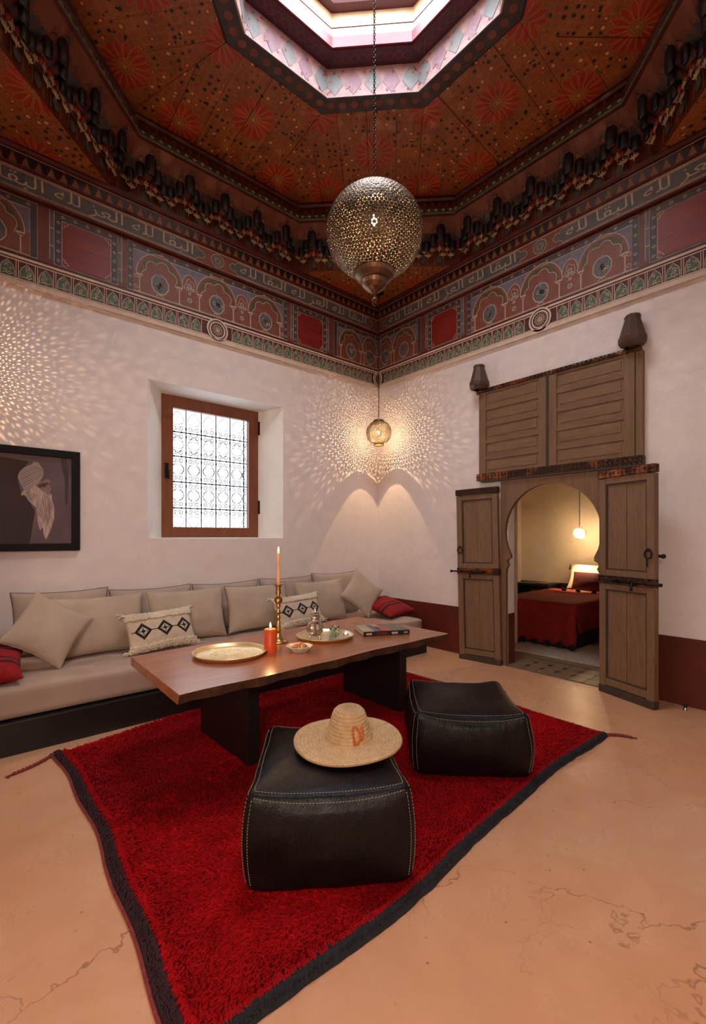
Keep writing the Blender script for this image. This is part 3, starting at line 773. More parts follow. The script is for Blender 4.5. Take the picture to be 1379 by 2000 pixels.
# parts of one bay
def ogive(r, h, n=10, seg=12, half=True):
    return [(r*math.sqrt(max(0, 1-(t/n)**1.6)), h*t/n) for t in range(n+1)]
m = MB()
prof = [(.012, -.115), (.030, -.105), (.040, -.09), (.044, -.06), (.045, .0), (.042, .04), (.033, .075), (.018, .103), (.006, .120), (.001, .126)]
m.lathe(prof, 10, 0, smooth=True)
HEAD_M = m.mesh('niche_head', [M_BLACKP])
m = MB(); m.lathe([(.001, -.040), (.014, -.032), (.024, -.014), (.024, .004), (.014, .020), (.001, .027)], 8, 0)
PEND_M = m.mesh('pendant_drop', [M_BULB])
m = MB()
for k, a in enumerate((-58, -30, 0, 30, 58)):
    a = rad(a); l_ = .052 if k != 2 else .060; dx, dz = math.sin(a), math.cos(a); nx, nz = dz, -dx
    pts = [(0, 0), (dx*l_*.55+nx*.007, dz*l_*.55+nz*.007), (dx*l_, dz*l_), (dx*l_*.55-nx*.007, dz*l_*.55-nz*.007)]
    m.prism(pts, -.004, .002, 'y', 0)
m.box(-.003, -.003, -.02, .003, .002, .002, 0)
PALM_M = m.mesh('palmette', [mat('palmette_cream', rough=.5, fn=f_dark(srgb('cdb48c'), srgb('b89a6c'), 20))])
m = MB(); y = 0
for sx in (-.055, -.045, .045, .055): m.stroke([(sx, -.145), (sx, -.02)], .004, -.002, 0)
ov = [(.034*math.cos(t*PI/8), -.078+.046*math.sin(t*PI/8)) for t in range(16)]
m.fill(ov, -.002, 1); m.stroke(ov, .005, -.003, 2, True)
for r_ in (.014, .026): m.stroke([(r_*math.cos(t*PI/5), -.078+1.3*r_*math.sin(t*PI/5)) for t in range(10)], .003, -.0035, 2, True)
COL_M = m.mesh('painted_column', [M_OCHRE, M_BLUEGRN, M_OLIVE], False)
def aw(z):  # apothem of leaning wall at height z
    pr = [(A0, Z0), (A0-.02, Z0+.16), (A1+.10, Z0+.27), (A1, Z1)]
    for (a, za), (b, zb) in zip(pr, pr[1:]):
        if z <= zb: return a+(b-a)*(z-za)/(zb-za)
    return A1
for k in range(8):
    wl = obj('muqarnas_wall', MWm, ceil, rot=(0, 0, k*PI/4))
    nb = 5; pitch_ = 2*2.19*T8/nb
    m = MB(); zz = lambda z: (aw(Z0+z)-.004, Z0+z)
    def onw(x, z, d=.004): return (x, aw(Z0+z)-d, Z0+z)
    for i in range(nb):
        xc = (i+.5-nb/2)*pitch_; top_ = []
        for dx, pk, hw in ((-.148, .262, .040), (-.076, .300, .038), (0, .352, .044), (.076, .300, .038), (.148, .262, .040)):
            for t in range(9): q_ = -1+2*t/8; top_.append((xc+dx+hw*q_, pk-.075*abs(q_)**1.7+.006))
        n2 = len(top_); vs_ = [onw(x, z) for x, z in top_]+[onw(x, .165) for x, z in top_]
        m.add(vs_, [(t, t+1, n2+t+1, n2+t) for t in range(n2-1)], 0)
        for dd, hh, mm in ((.004, .010, 1), (.004, .030, 2)):
            m.add([onw(x, z+hh-.003, dd+.002) for x, z in top_]+[onw(x, z+hh+.003, dd+.002) for x, z in top_], [(t, t+1, n2+t+1, n2+t) for t in range(n2-1)], mm)
    if k == 0: SCM = m.mesh('scalloped_band', [M_BLACKP, M_OLIVE, M_MUQ], False)
    obj('scalloped_band', SCM, wl, kind='stuff')
    for i in range(nb):
        xc = (i+.5-nb/2)*pitch_
        for dx, dz, sc_ in ((0, .040, 1.12), (-.076, .002, .95), (.076, .002, .95), (-.148, -.035, .85), (.148, -.035, .85)):
            zc = Z0+.235+dz; o = obj('niche_head', HEAD_M, wl, loc=(xc+dx, aw(zc)-.022*sc_, zc)); o.scale = (sc_*.98, sc_*.55, sc_*.90)
        for dx, dz in ((-.125, -.012), (-.042, .0), (.042, .0), (.125, -.012)):
            obj('pendant_drop', PEND_M, wl, loc=(xc+dx, aw(Z0+.17)-.040, Z0+.172+dz))
        for dx, dz, sc_ in ((0, .150, 1.2), (-.085, .138, 1.1), (.085, .138, 1.1), (-.172, .125, 1.1), (.0425, .085, 1.05), (-.1275, .080, .95), (.1275, .080, .95)):
            o = obj('palmette', PALM_M, wl, loc=(xc+dx, aw(Z0+dz)-.052, Z0+dz-.01)); o.scale = (sc_, 1, sc_)
        obj('painted_column', COL_M, wl, loc=(xc+.18 if i < nb-1 else xc-.0, A0-.022, Z0+.150))
        if i < nb-1: obj('painted_column', COL_M, wl, loc=(xc, A0-.022, Z0+.150))
# cornice
m = octside_mesh('c', [(2.10, 4.875), (2.035, 4.880), (2.03, 4.900), (2.055, 4.915), (2.065, 4.965), (2.045, 4.975), (2.10, 5.075), (2.085, 5.095), (2.12, 5.150)], None, [0, 1, 0, 2, 0, 3, 0, 4])
CM = m.mesh('ceiling_cornice', [M_DKRED, M_GREEN, M_OLIVE, M_MUQ, M_DKRED])
m = MB()
n_ = 22
for i in range(n_):
    x = (i+.5-n_/2)*(2*2.07*T8/n_); 
    def pt(px, f): return (px, 2.045+.055*f-.003, 4.975+.10*f)
    for pts, mi in (([(x-.028, .85), (x-.010, .55), (x-.014, .35), (x, .12), (x+.014, .35), (x+.010, .55), (x+.028, .85)], 0), ([(x+.025, .1), (x+.039, .6), (x+.053, .1)], 1)):
        m.add([pt(*p) for p in pts], [tuple(range(len(pts)))], mi)
    yv = 2.060-.003
    m.add([(x-.020, yv-.002, 4.94), (x, yv, 4.957), (x+.020, yv-.002, 4.94), (x, yv-.005, 4.923)], [(0, 1, 2, 3)], 2)
CO = m.mesh('painted_leaf_row', [M_BLACKP, M_OCHRE, M_BUFF], False)
for k in range(8):
    o = obj('ceiling_cornice', CM, ceil, rot=(0, 0, k*PI/4)); obj('painted_leaf_row', CO, o, kind='stuff')
    # rope moulding
# star painted boards: each side is a trapezoid of boards with open joints
AO, ZO, AI, ZI = 2.16, 5.14, 1.10, 5.235
edges = [-.895, -.60, -.325, -.06, .21, .455, .70, .895]
def trap(x):  # inner apothem limit at board edge x
    return max(AI, abs(x)/T8)
for k in range(8):
    jit = [e+(random.uniform(-.02, .02) if 0 < j < len(edges)-1 else 0) for j, e in enumerate(edges)]
    for j in range(len(edges)-1):
        x0, x1 = jit[j]+.0022, jit[j+1]-.0022
        xs = [x0]+[b for b in (-AI*T8, AI*T8) if x0 < b < x1]+[x1]
        tz = lambda a: ZO+(ZI-ZO)*(AO-a)/(AO-AI)
        pts = []
        aL = AO
        low = [(x, min(AO, max(trap(x), 0))) for x in xs]; hi_ = [(x1, AO), (x0, AO)]
        poly = low+hi_
        dz = random.uniform(-.004, .004)
        vs = [(p[0], p[1], tz(p[1])+dz) for p in poly]; n_ = len(poly)
        vs2 = [(p[0], p[1], tz(p[1])+.03) for p in poly]
        uvs = [(p[0], AO-p[1]) for p in poly]
        m = MB(); m.add(vs+vs2, [tuple(range(n_)), tuple(range(2*n_-1, n_-1, -1))]+[(i, i+n_, (i+1) % n_+n_, (i+1) % n_) for i in range(n_)], 0, False, uvs*2)
        m.build('ceiling_board', M_STAR, ceil, rot=(0, 0, k*PI/4))
m = octside_mesh('b', [(2.30, 5.10), (2.30, 5.30), (1.02, 5.30)], None, [0, 0]); BKM = m.mesh('ceiling_backing', [M_DKRED]); eight('ceiling_backing', BKM)
# lantern
m = octside_mesh('l', [(1.14, 5.232), (1.115, 5.215), (.97, 5.215), (.955, 5.205)], None, [0, 0, 1]); LB = m.mesh('lantern_border', [M_SLATE, M_LUP])
m = MB()
for i in range(8):
    x = (i-3.5)*.108
    m.add([(x+.034*math.cos(t*PI/6), 1.045+.034*math.sin(t*PI/6), 5.2135) for t in range(12)], [tuple(range(12))], 0)
    m.add([(x+.054+.014*math.cos(t*PI/3), 1.045+.014*math.sin(t*PI/3), 5.2135) for t in range(6)], [tuple(range(6))], 1)
LBO = m.mesh('painted_flower_row', [M_TERRA, M_OLIVE], False)
m = octside_mesh('l', [(.955, 5.205), (.955, 5.455)], None, [0]); LW = m.mesh('lantern_lower_wall', [M_LWALL])
m = MB()
for i in range(5):
    x = (i-2)*.165; mi = i % 2
    pts = [(x, 5.218), (x+.035, 5.262), (x+.075, 5.312), (x+.045, 5.380), (x, 5.440), (x-.045, 5.380), (x-.075, 5.312), (x-.035, 5.262)]
    m.add([(p[0], .952, p[1]) for p in pts], [tuple(range(8))], mi)
    for k2 in range(6):
        rx, rz = x+random.uniform(-.07, .07), random.uniform(5.23, 5.43)
        m.add([(rx+.010*math.cos(t), .951, rz+.010*math.sin(t)) for t in range(6)], [tuple(range(6))], 2)
LWO = m.mesh('painted_lozenge', [M_LGRN, M_LPUR, M_LRED], False)
m = octside_mesh('l', [(.955, 5.455), (.825, 5.475), (.825, 5.485), (.805, 5.485), (.805, 5.575), (.845, 5.580)], None, [0, 0, 1, 1, 1]); LR = m.mesh('lantern_cornice', [M_PLUM, M_LRED])
m = MB()
for i in range(9):
    x = (i-4)*.075
    m.add(sum([[(x+r_*math.cos(t*PI/6), .889+r_*math.sin(t*PI/6)*.9, 5.4635-.004*0+(.889-(.889+r_*math.sin(t*PI/6)*.9))*.154) for t in range(12)] for r_ in (.036, .031)], []), [(t, (t+1) % 12, 12+(t+1) % 12, 12+t) for t in range(12)], 0)
LRO = m.mesh('painted_ring_row', [M_TERRA], False)
m = octside_mesh('l', [(.845, 5.575), (.84, 5.68), (.835, 5.685), (.83, 5.80), (.76, 5.805), (.75, 5.83), (.79, 5.84), (.79, 6.27), (1.0, 6.27)], None, [0, 1, 0, 1, 1, 1, 0, 0]); LU = m.mesh('lantern_upper_wall', [M_LUP, M_PLUM])
for k in range(8):
    r_ = (0, 0, k*PI/4)
    o = obj('lantern_border', LB, ceil, rot=r_); obj('painted_flower_row', LBO, o, kind='stuff')
    o = obj('lantern_lower_wall', LW, ceil, rot=r_); obj('painted_lozenge', LWO, o, kind='stuff')
    o = obj('lantern_cornice', LR, ceil, rot=r_); obj('painted_ring_row', LRO, o, kind='stuff')
    obj('lantern_upper_wall', LU, ceil, rot=r_)
# outer roof casing so that daylight only enters through the lantern
m = MB(); 
m.add([(-2.6, -2.6, 4.47), (2.6, -2.6, 4.47), (2.6, 2.6, 4.47), (-2.6, 2.6, 4.47), (-2.6, -2.6, 5.6), (2.6, -2.6, 5.6), (2.6, 2.6, 5.6), (-2.6, 2.6, 5.6)], [(0, 1, 5, 4), (1, 2, 6, 5), (2, 3, 7, 6), (3, 0, 4, 7)], 0)
m.add([(x*2.6, y*2.6, 5.6) for x, y in ((-1, -1), (1, -1), (1, 1), (-1, 1))]+[(x*.9, y*.9, 5.6) for x, y in ((-1, -1), (1, -1), (1, 1), (-1, 1))], [(k, (k+1) % 4, 4+(k+1) % 4, 4+k) for k in range(4)], 0)
m.add([(x*1.0, y*1.0, 5.6) for x, y in ((-1, -1), (1, -1), (1, 1), (-1, 1))]+[(x*1.0, y*1.0, 6.30) for x, y in ((-1, -1), (1, -1), (1, 1), (-1, 1))], [(k, (k+1) % 4, 4+(k+1) % 4, 4+k) for k in range(4)], 0)
m.build('roof_casing', M_PLUM, ceil)
# lantern roof: glazing bars and panes
m = MB(); m.box(-1.02, -.02, 6.27, 1.02, .02, 6.31); m.box(-.02, -1.02, 6.27, .02, 1.02, 6.31)
m.build('glazing_bar', M_PLUM, ceil)

# ------------------------------------------------------------------ door in the right wall
door = bpy.data.objects.new('door_1', None); C.objects.link(door); door['kind'] = 'structure'
def dpart(mb, name, m, parent=None, **kw): return mb.build(name, m, parent or door, **kw)
mb = MB()
yc, zc_, rr = -2.452, 1.40, .478
yl, yr = -1.985, -2.922     # jambs
hole = [(yl, 0), (yl, .98), (yl-.006, 1.02), (yl-.028, 1.06), (yl-.012, 1.09), (yl-.02, 1.115), (yl-.055, 1.135), (yl-.050, 1.155)]
for t in range(25):
    a = rad(-30+240*t/24); hole.append((yc+rr*math.cos(a), zc_+rr*math.sin(a)))
hole += [(yr+.050, 1.155), (yr+.055, 1.135), (yr+.02, 1.115), (yr+.012, 1.09), (yr+.028, 1.06), (yr+.006, 1.02), (yr, .98), (yr, 0)]
outl = [(-2.985, 0), (-2.985, 1.955), (-1.925, 1.955), (-1.925, 0)]
mb.prism(hole+outl, -.045, -.004, 'x', 0)
dpart(mb, 'arch_board', M_DOOR)
# upper pair of shutters
def shutter(y0, y1):
    st = MB(); x = -.045; z0, z1 = 2.03, 2.93
    sw = .085
    st.box(-.06, y0, z0, -.004, y0+sw, z1); st.box(-.06, y1-sw, z0, -.004, y1, z1)
    s_ = dpart(st, 'shutter', M_DOOR, bevel=.003)
    n_ = 5; ph = (z1-z0)/n_
    rl = MB()
    for k in range(n_+1):
        zz = z0+k*ph
        rl.box(-.057, y0+sw, max(z0, zz-.024), -.006, y1-sw, min(z1, zz+.024))
    rl.build('rail', M_DOORH, s_, bevel=.003)
    for k in range(n_):
        p = MB(); p.box(-.047, y0+sw-.002, z0+k*ph+.022, -.01, y1-sw+.002, z0+(k+1)*ph-.022); p.box(-.053, y0+sw+.022, z0+k*ph+.048, -.03, y1-sw-.022, z0+(k+1)*ph-.046); p.build('panel', M_DOORH, s_, bevel=.006)
shutter(-2.437, -1.665); shutter(-3.205, -2.447)
mb = MB(); mb.box(-.055, -3.265, 1.95, -.002, -3.209, 2.93); dpart(mb, 'side_post', M_DOOR, bevel=.004)
mb = MB(); mb.box(-.068, -3.245, 2.925, -.004, -1.64, 2.965); dpart(mb, 'top_strip', M_COPPER, label='dark embossed metal strip')
mb = MB(); mb.box(-.075, -3.27, 1.965, -.004, -1.645, 2.040); dpart(mb, 'copper_strip', M_COPPER, label='embossed copper strip above the arch')
mb = MB(); mb.box(-.075, -3.27, 1.948, -.004, -1.70, 1.964); dpart(mb, 'dark_rail', M_DOORD)  # thin rail of dark wood under the copper strip
mb = MB(); mb.box(-.072, -2.452, 1.955, -.045, -2.432, 2.925); dpart(mb, 'meeting_stile', M_DOORD)
# carved finials
fin = [(r_*1.12, z_*.92) for r_, z_ in [(.055, 0), (.078, .012), (.094, .045), (.097, .085), (.086, .115), (.070, .185), (.056, .245), (.052, .262), (.058, .272), (.050, .292), (.0, .296)]]
for y_ in (-1.678, -3.195):
    m = MB(); m.lathe(fin, 9, 0, rfn=lambda a, j, z: 1+.04*math.cos(4*a+.6), smooth=False); m.build('finial', M_JAR, door, loc=(-.075, y_, 2.962), rot=(0, rad(-2), random.random()), bevel=.004)

def leaf(hx, hy, fx, fy, front, H=1.885, tilt=0):
    w_ = math.hypot(fx-hx, fy-hy); ang = math.atan2(fy-hy, fx-hx)
    r = obj('door_leaf', None, door, loc=(hx, hy, 0.0), rot=(0, 0, ang))
    F = front; T_ = .052
    def B(m, x0, z0, x1, z1, d0, d1): # d = depth from back (0) to front
        m.box(x0, min(F*d0, F*d1), z0, x1, max(F*d0, F*d1), z1)
    m = MB(); sw = .062
    B(m, 0, .05, sw, H-.07, 0, T_); B(m, w_-sw, .05, w_, H-.07, 0, T_)
    B(m, sw, .07, w_-sw, .13, .004, T_-.004); B(m, sw, .90, w_-sw, .955, .004, T_-.004); B(m, sw, 1.015, w_-sw, 1.07, .004, T_-.004); B(m, sw, H-.12, w_-sw, H-.06, .004, T_-.004)
    m.build('leaf_frame', M_DOOR, r, bevel=.003)
    for (z0, z1) in ((.12, .91), (1.06, H-.11)):
        for k in range(2):
            m = MB(); xa = sw-.004+(w_-2*sw+.008)*k/2; xb = xa+(w_-2*sw+.008)/2
            B(m, xa+.0015, z0, xb-.0015, z1, .012, T_-.018-.003*k); m.build('plank', M_DOOR, r, bevel=.002)
        m = MB()
        for b in ((sw+.002, z0+.012, sw+.012, z1-.012), (w_-sw-.012, z0+.012, w_-sw-.002, z1-.012), (sw+.002, z0+.012, w_-sw-.002, z0+.022), (sw+.002, z1-.022, w_-sw-.002, z1-.012)): B(m, *b, T_-.03, T_-.008)
        m.build('moulding', M_DOORD, r)
    m = MB(); B(m, -.002, .0, w_+.002, .065, -.002, T_+.006); m.build('bottom_rail', M_DOORD, r, bevel=.004)
    m = MB(); B(m, -.006, H-.065, w_+.004, H, -.002, T_+.012); m.build('copper_cap', M_COPPER, r, bevel=.003, label='embossed copper strip along the top')
    m = MB(); B(m, -.003, .950, w_+.002, 1.020, .0, T_+.010); m.build('copper_band', M_COPPER, r, bevel=.003, label='embossed copper band at mid height')
    m = MB(); yb = F*(T_+.022)
    m.tube([(w_*.30, yb, .982), (w_+.075, yb, .982)], .009, 8); m.tube([(w_+.060, yb, .982), (w_+.075, yb, .982)], .014, 8)
    for x_ in (w_*.36, w_*.62, w_*.88): m.tube([(x_, F*T_, .97), (x_, yb+F*.012, .975), (x_, yb+F*.012, .99), (x_, F*T_, .995)], .006, 6)
    m.tube([(w_*.66, yb, .98), (w_*.66, yb+F*.01, .93), (w_*.66, yb+F*.008, .915)], .010, 6)
    m.build('bolt', M_IRON, r, label='dark iron sliding bolt')
    m = MB(); cx_, cz_ = w_-.040, 1.215
    m.tube([(cx_+.030*math.cos(t*PI/9), F*(T_+.012), cz_+.034*math.sin(t*PI/9)) for t in range(18)], .0065, 6, closed=True)
    m.tube([(cx_, F*T_, cz_+.034), (cx_, F*(T_+.02), cz_+.036)], .012, 8)
    if F < 0: m.tube([(cx_-.005, F*(T_+.014), cz_-.03), (cx_-.012, F*(T_+.010), cz_-.07), (cx_-.008, F*(T_+.008), cz_-.10)], .004, 5)
    m.build('ring_handle', M_IRON, r, label='iron ring handle')
    return r
lf = leaf(-.055, -1.955, -.118, -1.480, 1); lf.rotation_euler.rotate_axis('Y', rad(1.3))
leaf(-.090, -2.968, -.262, -3.440, -1, 1.925)
# small latch stud on the far side of the right leaf
m = MB(); m.tube([(-.245, -3.435, 1.20), (-.256, -3.462, 1.20)], .012, 8); m.lathe([(.001, -.02), (.016, -.012), (.018, .0), (.016, .012), (.001, .02)], 10, 0, (-.258, -3.470, 1.20)); m.build('latch_knob', M_IRON, door)
# threshold tiles
m = MB(); m.box(-.055, -2.925, -.005, .50, -1.985, .003); th = struct(m, 'trim_5', M_GROUT)
rows = [(-.045, .115), (.120, .280), (.285, .445)]
for ri_, (xa, xb) in enumerate(rows):
    for k in range(6):
        ya = -2.92+k*.1555; yb_ = ya+.150; c_ = .026
        if ya < -2.925 or yb_ > -1.985: continue
        m = MB(); m.prism([(xa+c_, ya), (xb-c_, ya), (xb, ya+c_), (xb, yb_-c_), (xb-c_, yb_), (xa+c_, yb_), (xa, yb_-c_), (xa, ya+c_)], .002, .007, 'z', 0)
        m.build('tile', M_STONE, th)
for xx in (.1175, .2825):
    for k in range(7):
        yy = -2.92+k*.1555-.003
        if yy < -2.92 or yy > -1.99: continue
        m = MB(); m.prism([(xx-.027, yy), (xx, yy-.027), (xx+.027, yy), (xx, yy+.027)], .002, .0072, 'z', 0); m.build('inset_tile', M_BLKTILE, th, label='small black lozenge tile')

# ------------------------------------------------------------------ lanterns
def chain(z0, z1, link=.026, th=.0028, sx=.0075):
    m = MB(); n_ = int((z1-z0)/(link*.78)); 
    for i in range(n_):
        z = z0+(i+.5)*(z1-z0)/n_; a = (i % 2)*PI/2+.4; h = link/2
        pts = []
        for t in range(8):
            an = t*PI/4; lx = sx*math.cos(an); lz = h*math.sin(an); pts.append((lx*math.cos(a), lx*math.sin(a), z+lz))
        m.tube(pts, th, 4, 0, True)
    return m
def pierced(R, sub, z_lo, z_hi, hole=.66, petals=None, jitter=.30):
    bm = bmesh.new(); bmesh.ops.create_icosphere(bm, subdivisions=sub, radius=R)
    rng = random.Random(3)
    es = R*1.1/(2**(sub-1))
    for v in bm.verts:
        v.co = (v.co+Vector((rng.uniform(-1, 1), rng.uniform(-1, 1), rng.uniform(-1, 1)))*es*jitter).normalized()*R
    m = MB(); idx = {}
    V = []; F = []
    for v in bm.verts: V.append(tuple(v.co))
    for f in bm.faces:
        c = f.calc_center_median(); vs = [v.index for v in f.verts]
        if not (z_lo < c.z < z_hi): continue
        solid = petals and petals(c)
        if solid: F.append(tuple(vs)); continue
        # hexagonal hole
        h = []
        for k in range(3):
            a = Vector(V[vs[k]]); b = Vector(V[vs[(k+1) % 3]])
            p1 = c+(a-c)*hole*.62; p2 = c+((a+b)/2-c)*hole*1.08
            for p in (p1, p2): h.append(len(V)); V.append(tuple(p.normalized()*R))
        for k in range(3):
            a, b = vs[k], vs[(k+1) % 3]; F.append((a, h[2*k+1], h[2*k])); F.append((a, b, h[2*k+1])); F.append((b, h[(2*k+2) % 6], h[2*k+1]))
    bm.free(); m.add(V, F, 0, True)
    return m
def lamp(label, loc, R, sub, topz, power, style, group=None, bulb_dz=0, col=(1, .66, .34)):
    t = thing('pierced_metal_lantern', label, 'hanging lamp', loc, group=group)
    if style == 'big':
        def pet(c):
            th_ = math.acos(max(-1, min(1, c.z/R))); ph = math.atan2(c.y, c.x)
            lim = rad(40)*(.70+.30*abs(math.cos(3*ph+.5)))
            return th_ < lim
        m = pierced(R, sub, -.92*R, .965*R, .62)
    else: m = pierced(R, sub, -.86*R, .86*R, .52)
    o = m.build('pierced_globe', M_LAMPSH, t, False)
    if style == 'big':
        fl = MB(); fl.prism([((.105+.035*abs(math.cos(3*a*PI/36)))*math.cos(a*PI/36), (.105+.035*abs(math.cos(3*a*PI/36)))*math.sin(a*PI/36)) for a in range(72)], .196, .202, 'z', 0); fl.build('flower_canopy', M_LAMPSH, t, label='six-petalled dark plate inside the globe')
    sd = o.modifiers.new('thickness', 'SOLIDIFY'); sd.thickness = .0016
    m = MB()
    if style == 'big':
        m.lathe([(.0, R*1.03), (.10*R, R*1.02), (.33*R, R*.985), (.40*R, R*.93), (.39*R, R*.91), (.30*R, R*.94), (.0, R*.99)], 28); m.build('top_cap', M_BRONZE, t)
        m = MB(); m.lathe([(.41*R, -.90*R), (.43*R, -.915*R), (.43*R, -.945*R), (.39*R, -1.02*R), (.31*R, -1.10*R), (.285*R, -1.115*R), (.285*R, -1.14*R), (.25*R, -1.22*R), (.18*R, -1.30*R), (.10*R, -1.36*R), (.045*R, -1.42*R), (.04*R, -1.50*R), (.06*R, -1.52*R), (.05*R, -1.55*R), (.03*R, -1.57*R), (0, -1.58*R)], 28)
        m.sm = [False]*len(m.sm); m.build('bowl_finial', M_BRONZE, t, label='stepped bronze bowl ending in a pointed finial')
        m = MB(); m.tube([(.055*R*math.cos(a*PI/6), 0, -1.63*R+.055*R*math.sin(a*PI/6)) for a in range(12)], .004, 6, 0, True); m.build('finial_ring', M_BRONZE, t)
    else:
        m.lathe([(.0, R*1.02), (.42*R, R*1.0), (.45*R, R*.95), (.42*R, R*.84), (.46*R, R*.82), (.46*R, R*.80), (.40*R, R*.80)], 20); m.build('top_cap', M_BRONZE, t)
        m = MB(); m.lathe([(.46*R, -R*.80), (.48*R, -R*.82), (.42*R, -R*.86), (.43*R, -R*1.0), (.46*R, -R*1.02), (.42*R, -R*1.03), (.40*R, -R*.98), (.39*R, -R*.86), (.42*R, -R*.82)], 20); m.build('bottom_ring', M_BRASS2, t)
    if style == 'big': t.scale = (1, 1, .885)
    m = MB(); br = {'big': .020, 'small': .013, 'tiny': .008}[style]
    m.lathe([(0, -2.2*br), (br*.7, -1.7*br), (br, -.6*br), (br*.9, .3*br), (br*.5, 1.4*br), (br*.4, 2*br), (0, 2*br)], 14, 0, (0, 0, bulb_dz)); m.build('bulb', M_GLOW, t, label='glowing bulb')
    m = MB(); m.lathe([(0, 2*br), (br*.6, 2*br), (br*.6, 4*br), (.004, 4.2*br), (.003, R-bulb_dz), (0, R-bulb_dz)], 10, 0, (0, 0, bulb_dz)); m.build('lamp_holder', M_IRON, t)
    chain(R*1.02, topz-loc[2]).build('chain', M_CHAIN, t)
    l = bpy.data.lights.new('bulb_light', 'POINT'); l.energy = power; l.color = col; l.shadow_soft_size = {'big': .003, 'small': .0018, 'tiny': .0095}[style]
    lo = bpy.data.objects.new('bulb_light', l); C.objects.link(lo); lo.parent = t; lo.location = (0, 0, bulb_dz-.001)
    m = [c for c in t.children if c.name.startswith('bulb') and c.type == 'MESH'][0]; m.visible_shadow = True
    lo.location = (0, 0, bulb_dz-2.9*br)
    return t
lamp('large pierced metal globe lantern hanging from the skylight', (-2.318, -2.378, 3.372), .322, 5, 6.28, 13, 'big', None, .10)
sl = lamp('small pierced globe lantern in the corner where the two walls meet', (-.315, -.345, 2.687), .160, 5, 4.40, 21, 'small')
lamp('small pierced globe lantern in the left corner of the window wall', (-4.40, -.335, 2.687), .160, 5, 4.40, 15, 'small')
lamp('small brass pierced lantern glowing above the red bed', (2.72, -1.56, 1.405), .090, 4, 3.2, 58, 'tiny', None, 0, (1, .70, .36))
def hook(label, x, y):
    m = MB(); m.lathe([(0, .0), (.055, -.002), (.065, -.012), (.05, -.024), (.03, -.03), (.018, -.045), (0, -.05)], 18); 
    m.tube([(.016*math.cos(t*PI/6), 0, -.066+.016*math.sin(t*PI/6)) for t in range(12)], .004, 6, 0, True)
    o = m.build('ceiling_hook', M_IRON, None, loc=(x, y, 4.484)); o['label'] = label; o['category'] = 'ceiling hook'
hook('dark turned ceiling rose holding the corner lantern chain', -.315, -.345)
hook('dark turned ceiling rose above the left corner lantern', -4.40, -.335)

# ------------------------------------------------------------------ framed portrait
pf = thing('framed_picture', 'black-framed portrait of a turbaned man with long white beard', 'picture', (-4.055, 0, 1.235))
PWd, PHt = .895, .85   # right edge at x=-3.608
m = MB(); bw = .062
for b in ((-PWd/2, 0, PWd/2, bw), (-PWd/2, PHt-bw, PWd/2, PHt), (-PWd/2, bw, -PWd/2+bw, PHt-bw), (PWd/2-bw, bw, PWd/2, PHt-bw)): m.box(b[0], -.034, b[1], b[2], -.004, b[3])
m.build('frame', M_FRAME, pf, bevel=.003)
M_P = [mat('print_ground', rough=.9, spec=.05, fn=lambda: (lambda x: dict(color=cmix(maprange(noise_tex(texco(), 2.2, 3), .35, .65), srgb('5c4a50'), srgb('70606a'))))(0)),
       mat('print_turban', srgb('a08c88'), .5), mat('print_turban_line', srgb('3e2c2a'), .5), mat('print_skin', srgb('8a6e68'), .5),
       mat('print_beard', rough=.5, fn=lambda: dict(color=cmix(maprange(noise_tex(scalev(texco(), 14, 1, 2), 6, 4), .35, .65), srgb('d0bab2'), srgb('9a827c')))),
       mat('print_cloth', rough=.9, spec=.05, fn=lambda: dict(color=cmix(maprange(noise_tex(scalev(texco(), 5, 1, .6), 2, 3), .4, .6), srgb('120c0c'), srgb('2c1a16')))),
       mat('print_collar', srgb('b0a09a'), .5), mat('print_dark', srgb('231818'), .5)]
m = MB(); ix0, ix1, iz0, iz1 = -PWd/2+bw, PWd/2-bw, bw, PHt-bw
y = -.010
def PX(px, pz):   # print pixels of the crop (1360x2000 = 170x250 photo px) -> local
    sx = (1110-0)/(.395)   # crop px per metre on the print
    return (ix1-(1110-px)/2265.0, iz1-(pz-340)/1860.0)
m.fill([(ix0, iz0), (ix1, iz0), (ix1, iz1), (ix0, iz1)], y, 0)
def smooth2(pts, k=5):
    o = []; n_ = len(pts)
    for i in range(n_):
        p0, p1, p2, p3 = pts[i-1], pts[i], pts[(i+1) % n_], pts[(i+2) % n_]
        for j in range(k):
            t = j/k; o.append(tuple(.5*(2*b+(c_-a)*t+(2*a-5*b+4*c_-d_)*t*t+(-a+3*b-3*c_+d_)*t**3) for a, b, c_, d_ in zip(p0, p1, p2, p3)))
    return o
def pp(pts, mi, d, sm=True): m.fill([PX(*p) for p in (smooth2(pts) if sm else pts)], y-d*.0002, mi)
pp([(940, 350), (1030, 350), (1060, 600), (1050, 900), (1040, 1060), (1005, 1040), (1000, 700), (955, 520)], 7, 1)
pp([(-1200, 400), (0, 400), (430, 440), (330, 560), (250, 700), (300, 900), (450, 1080), (520, 1200), (440, 1690), (-1200, 1690)], 5, 1, False)
pp([(470, 480), (560, 440), (650, 560), (640, 660), (600, 740), (700, 690), (750, 700), (765, 740), (720, 760), (730, 790), (765, 850), (760, 870), (720, 880), (740, 910), (780, 960), (760, 1000), (600, 1010), (450, 1000), (380, 900)], 3, 2)
pp([(470, 480), (560, 440), (620, 520), (650, 560), (640, 660), (600, 720), (520, 800), (450, 890), (370, 890), (320, 820), (262, 700), (280, 620), (350, 540)], 1, 3)
pr_ = random.Random(4)
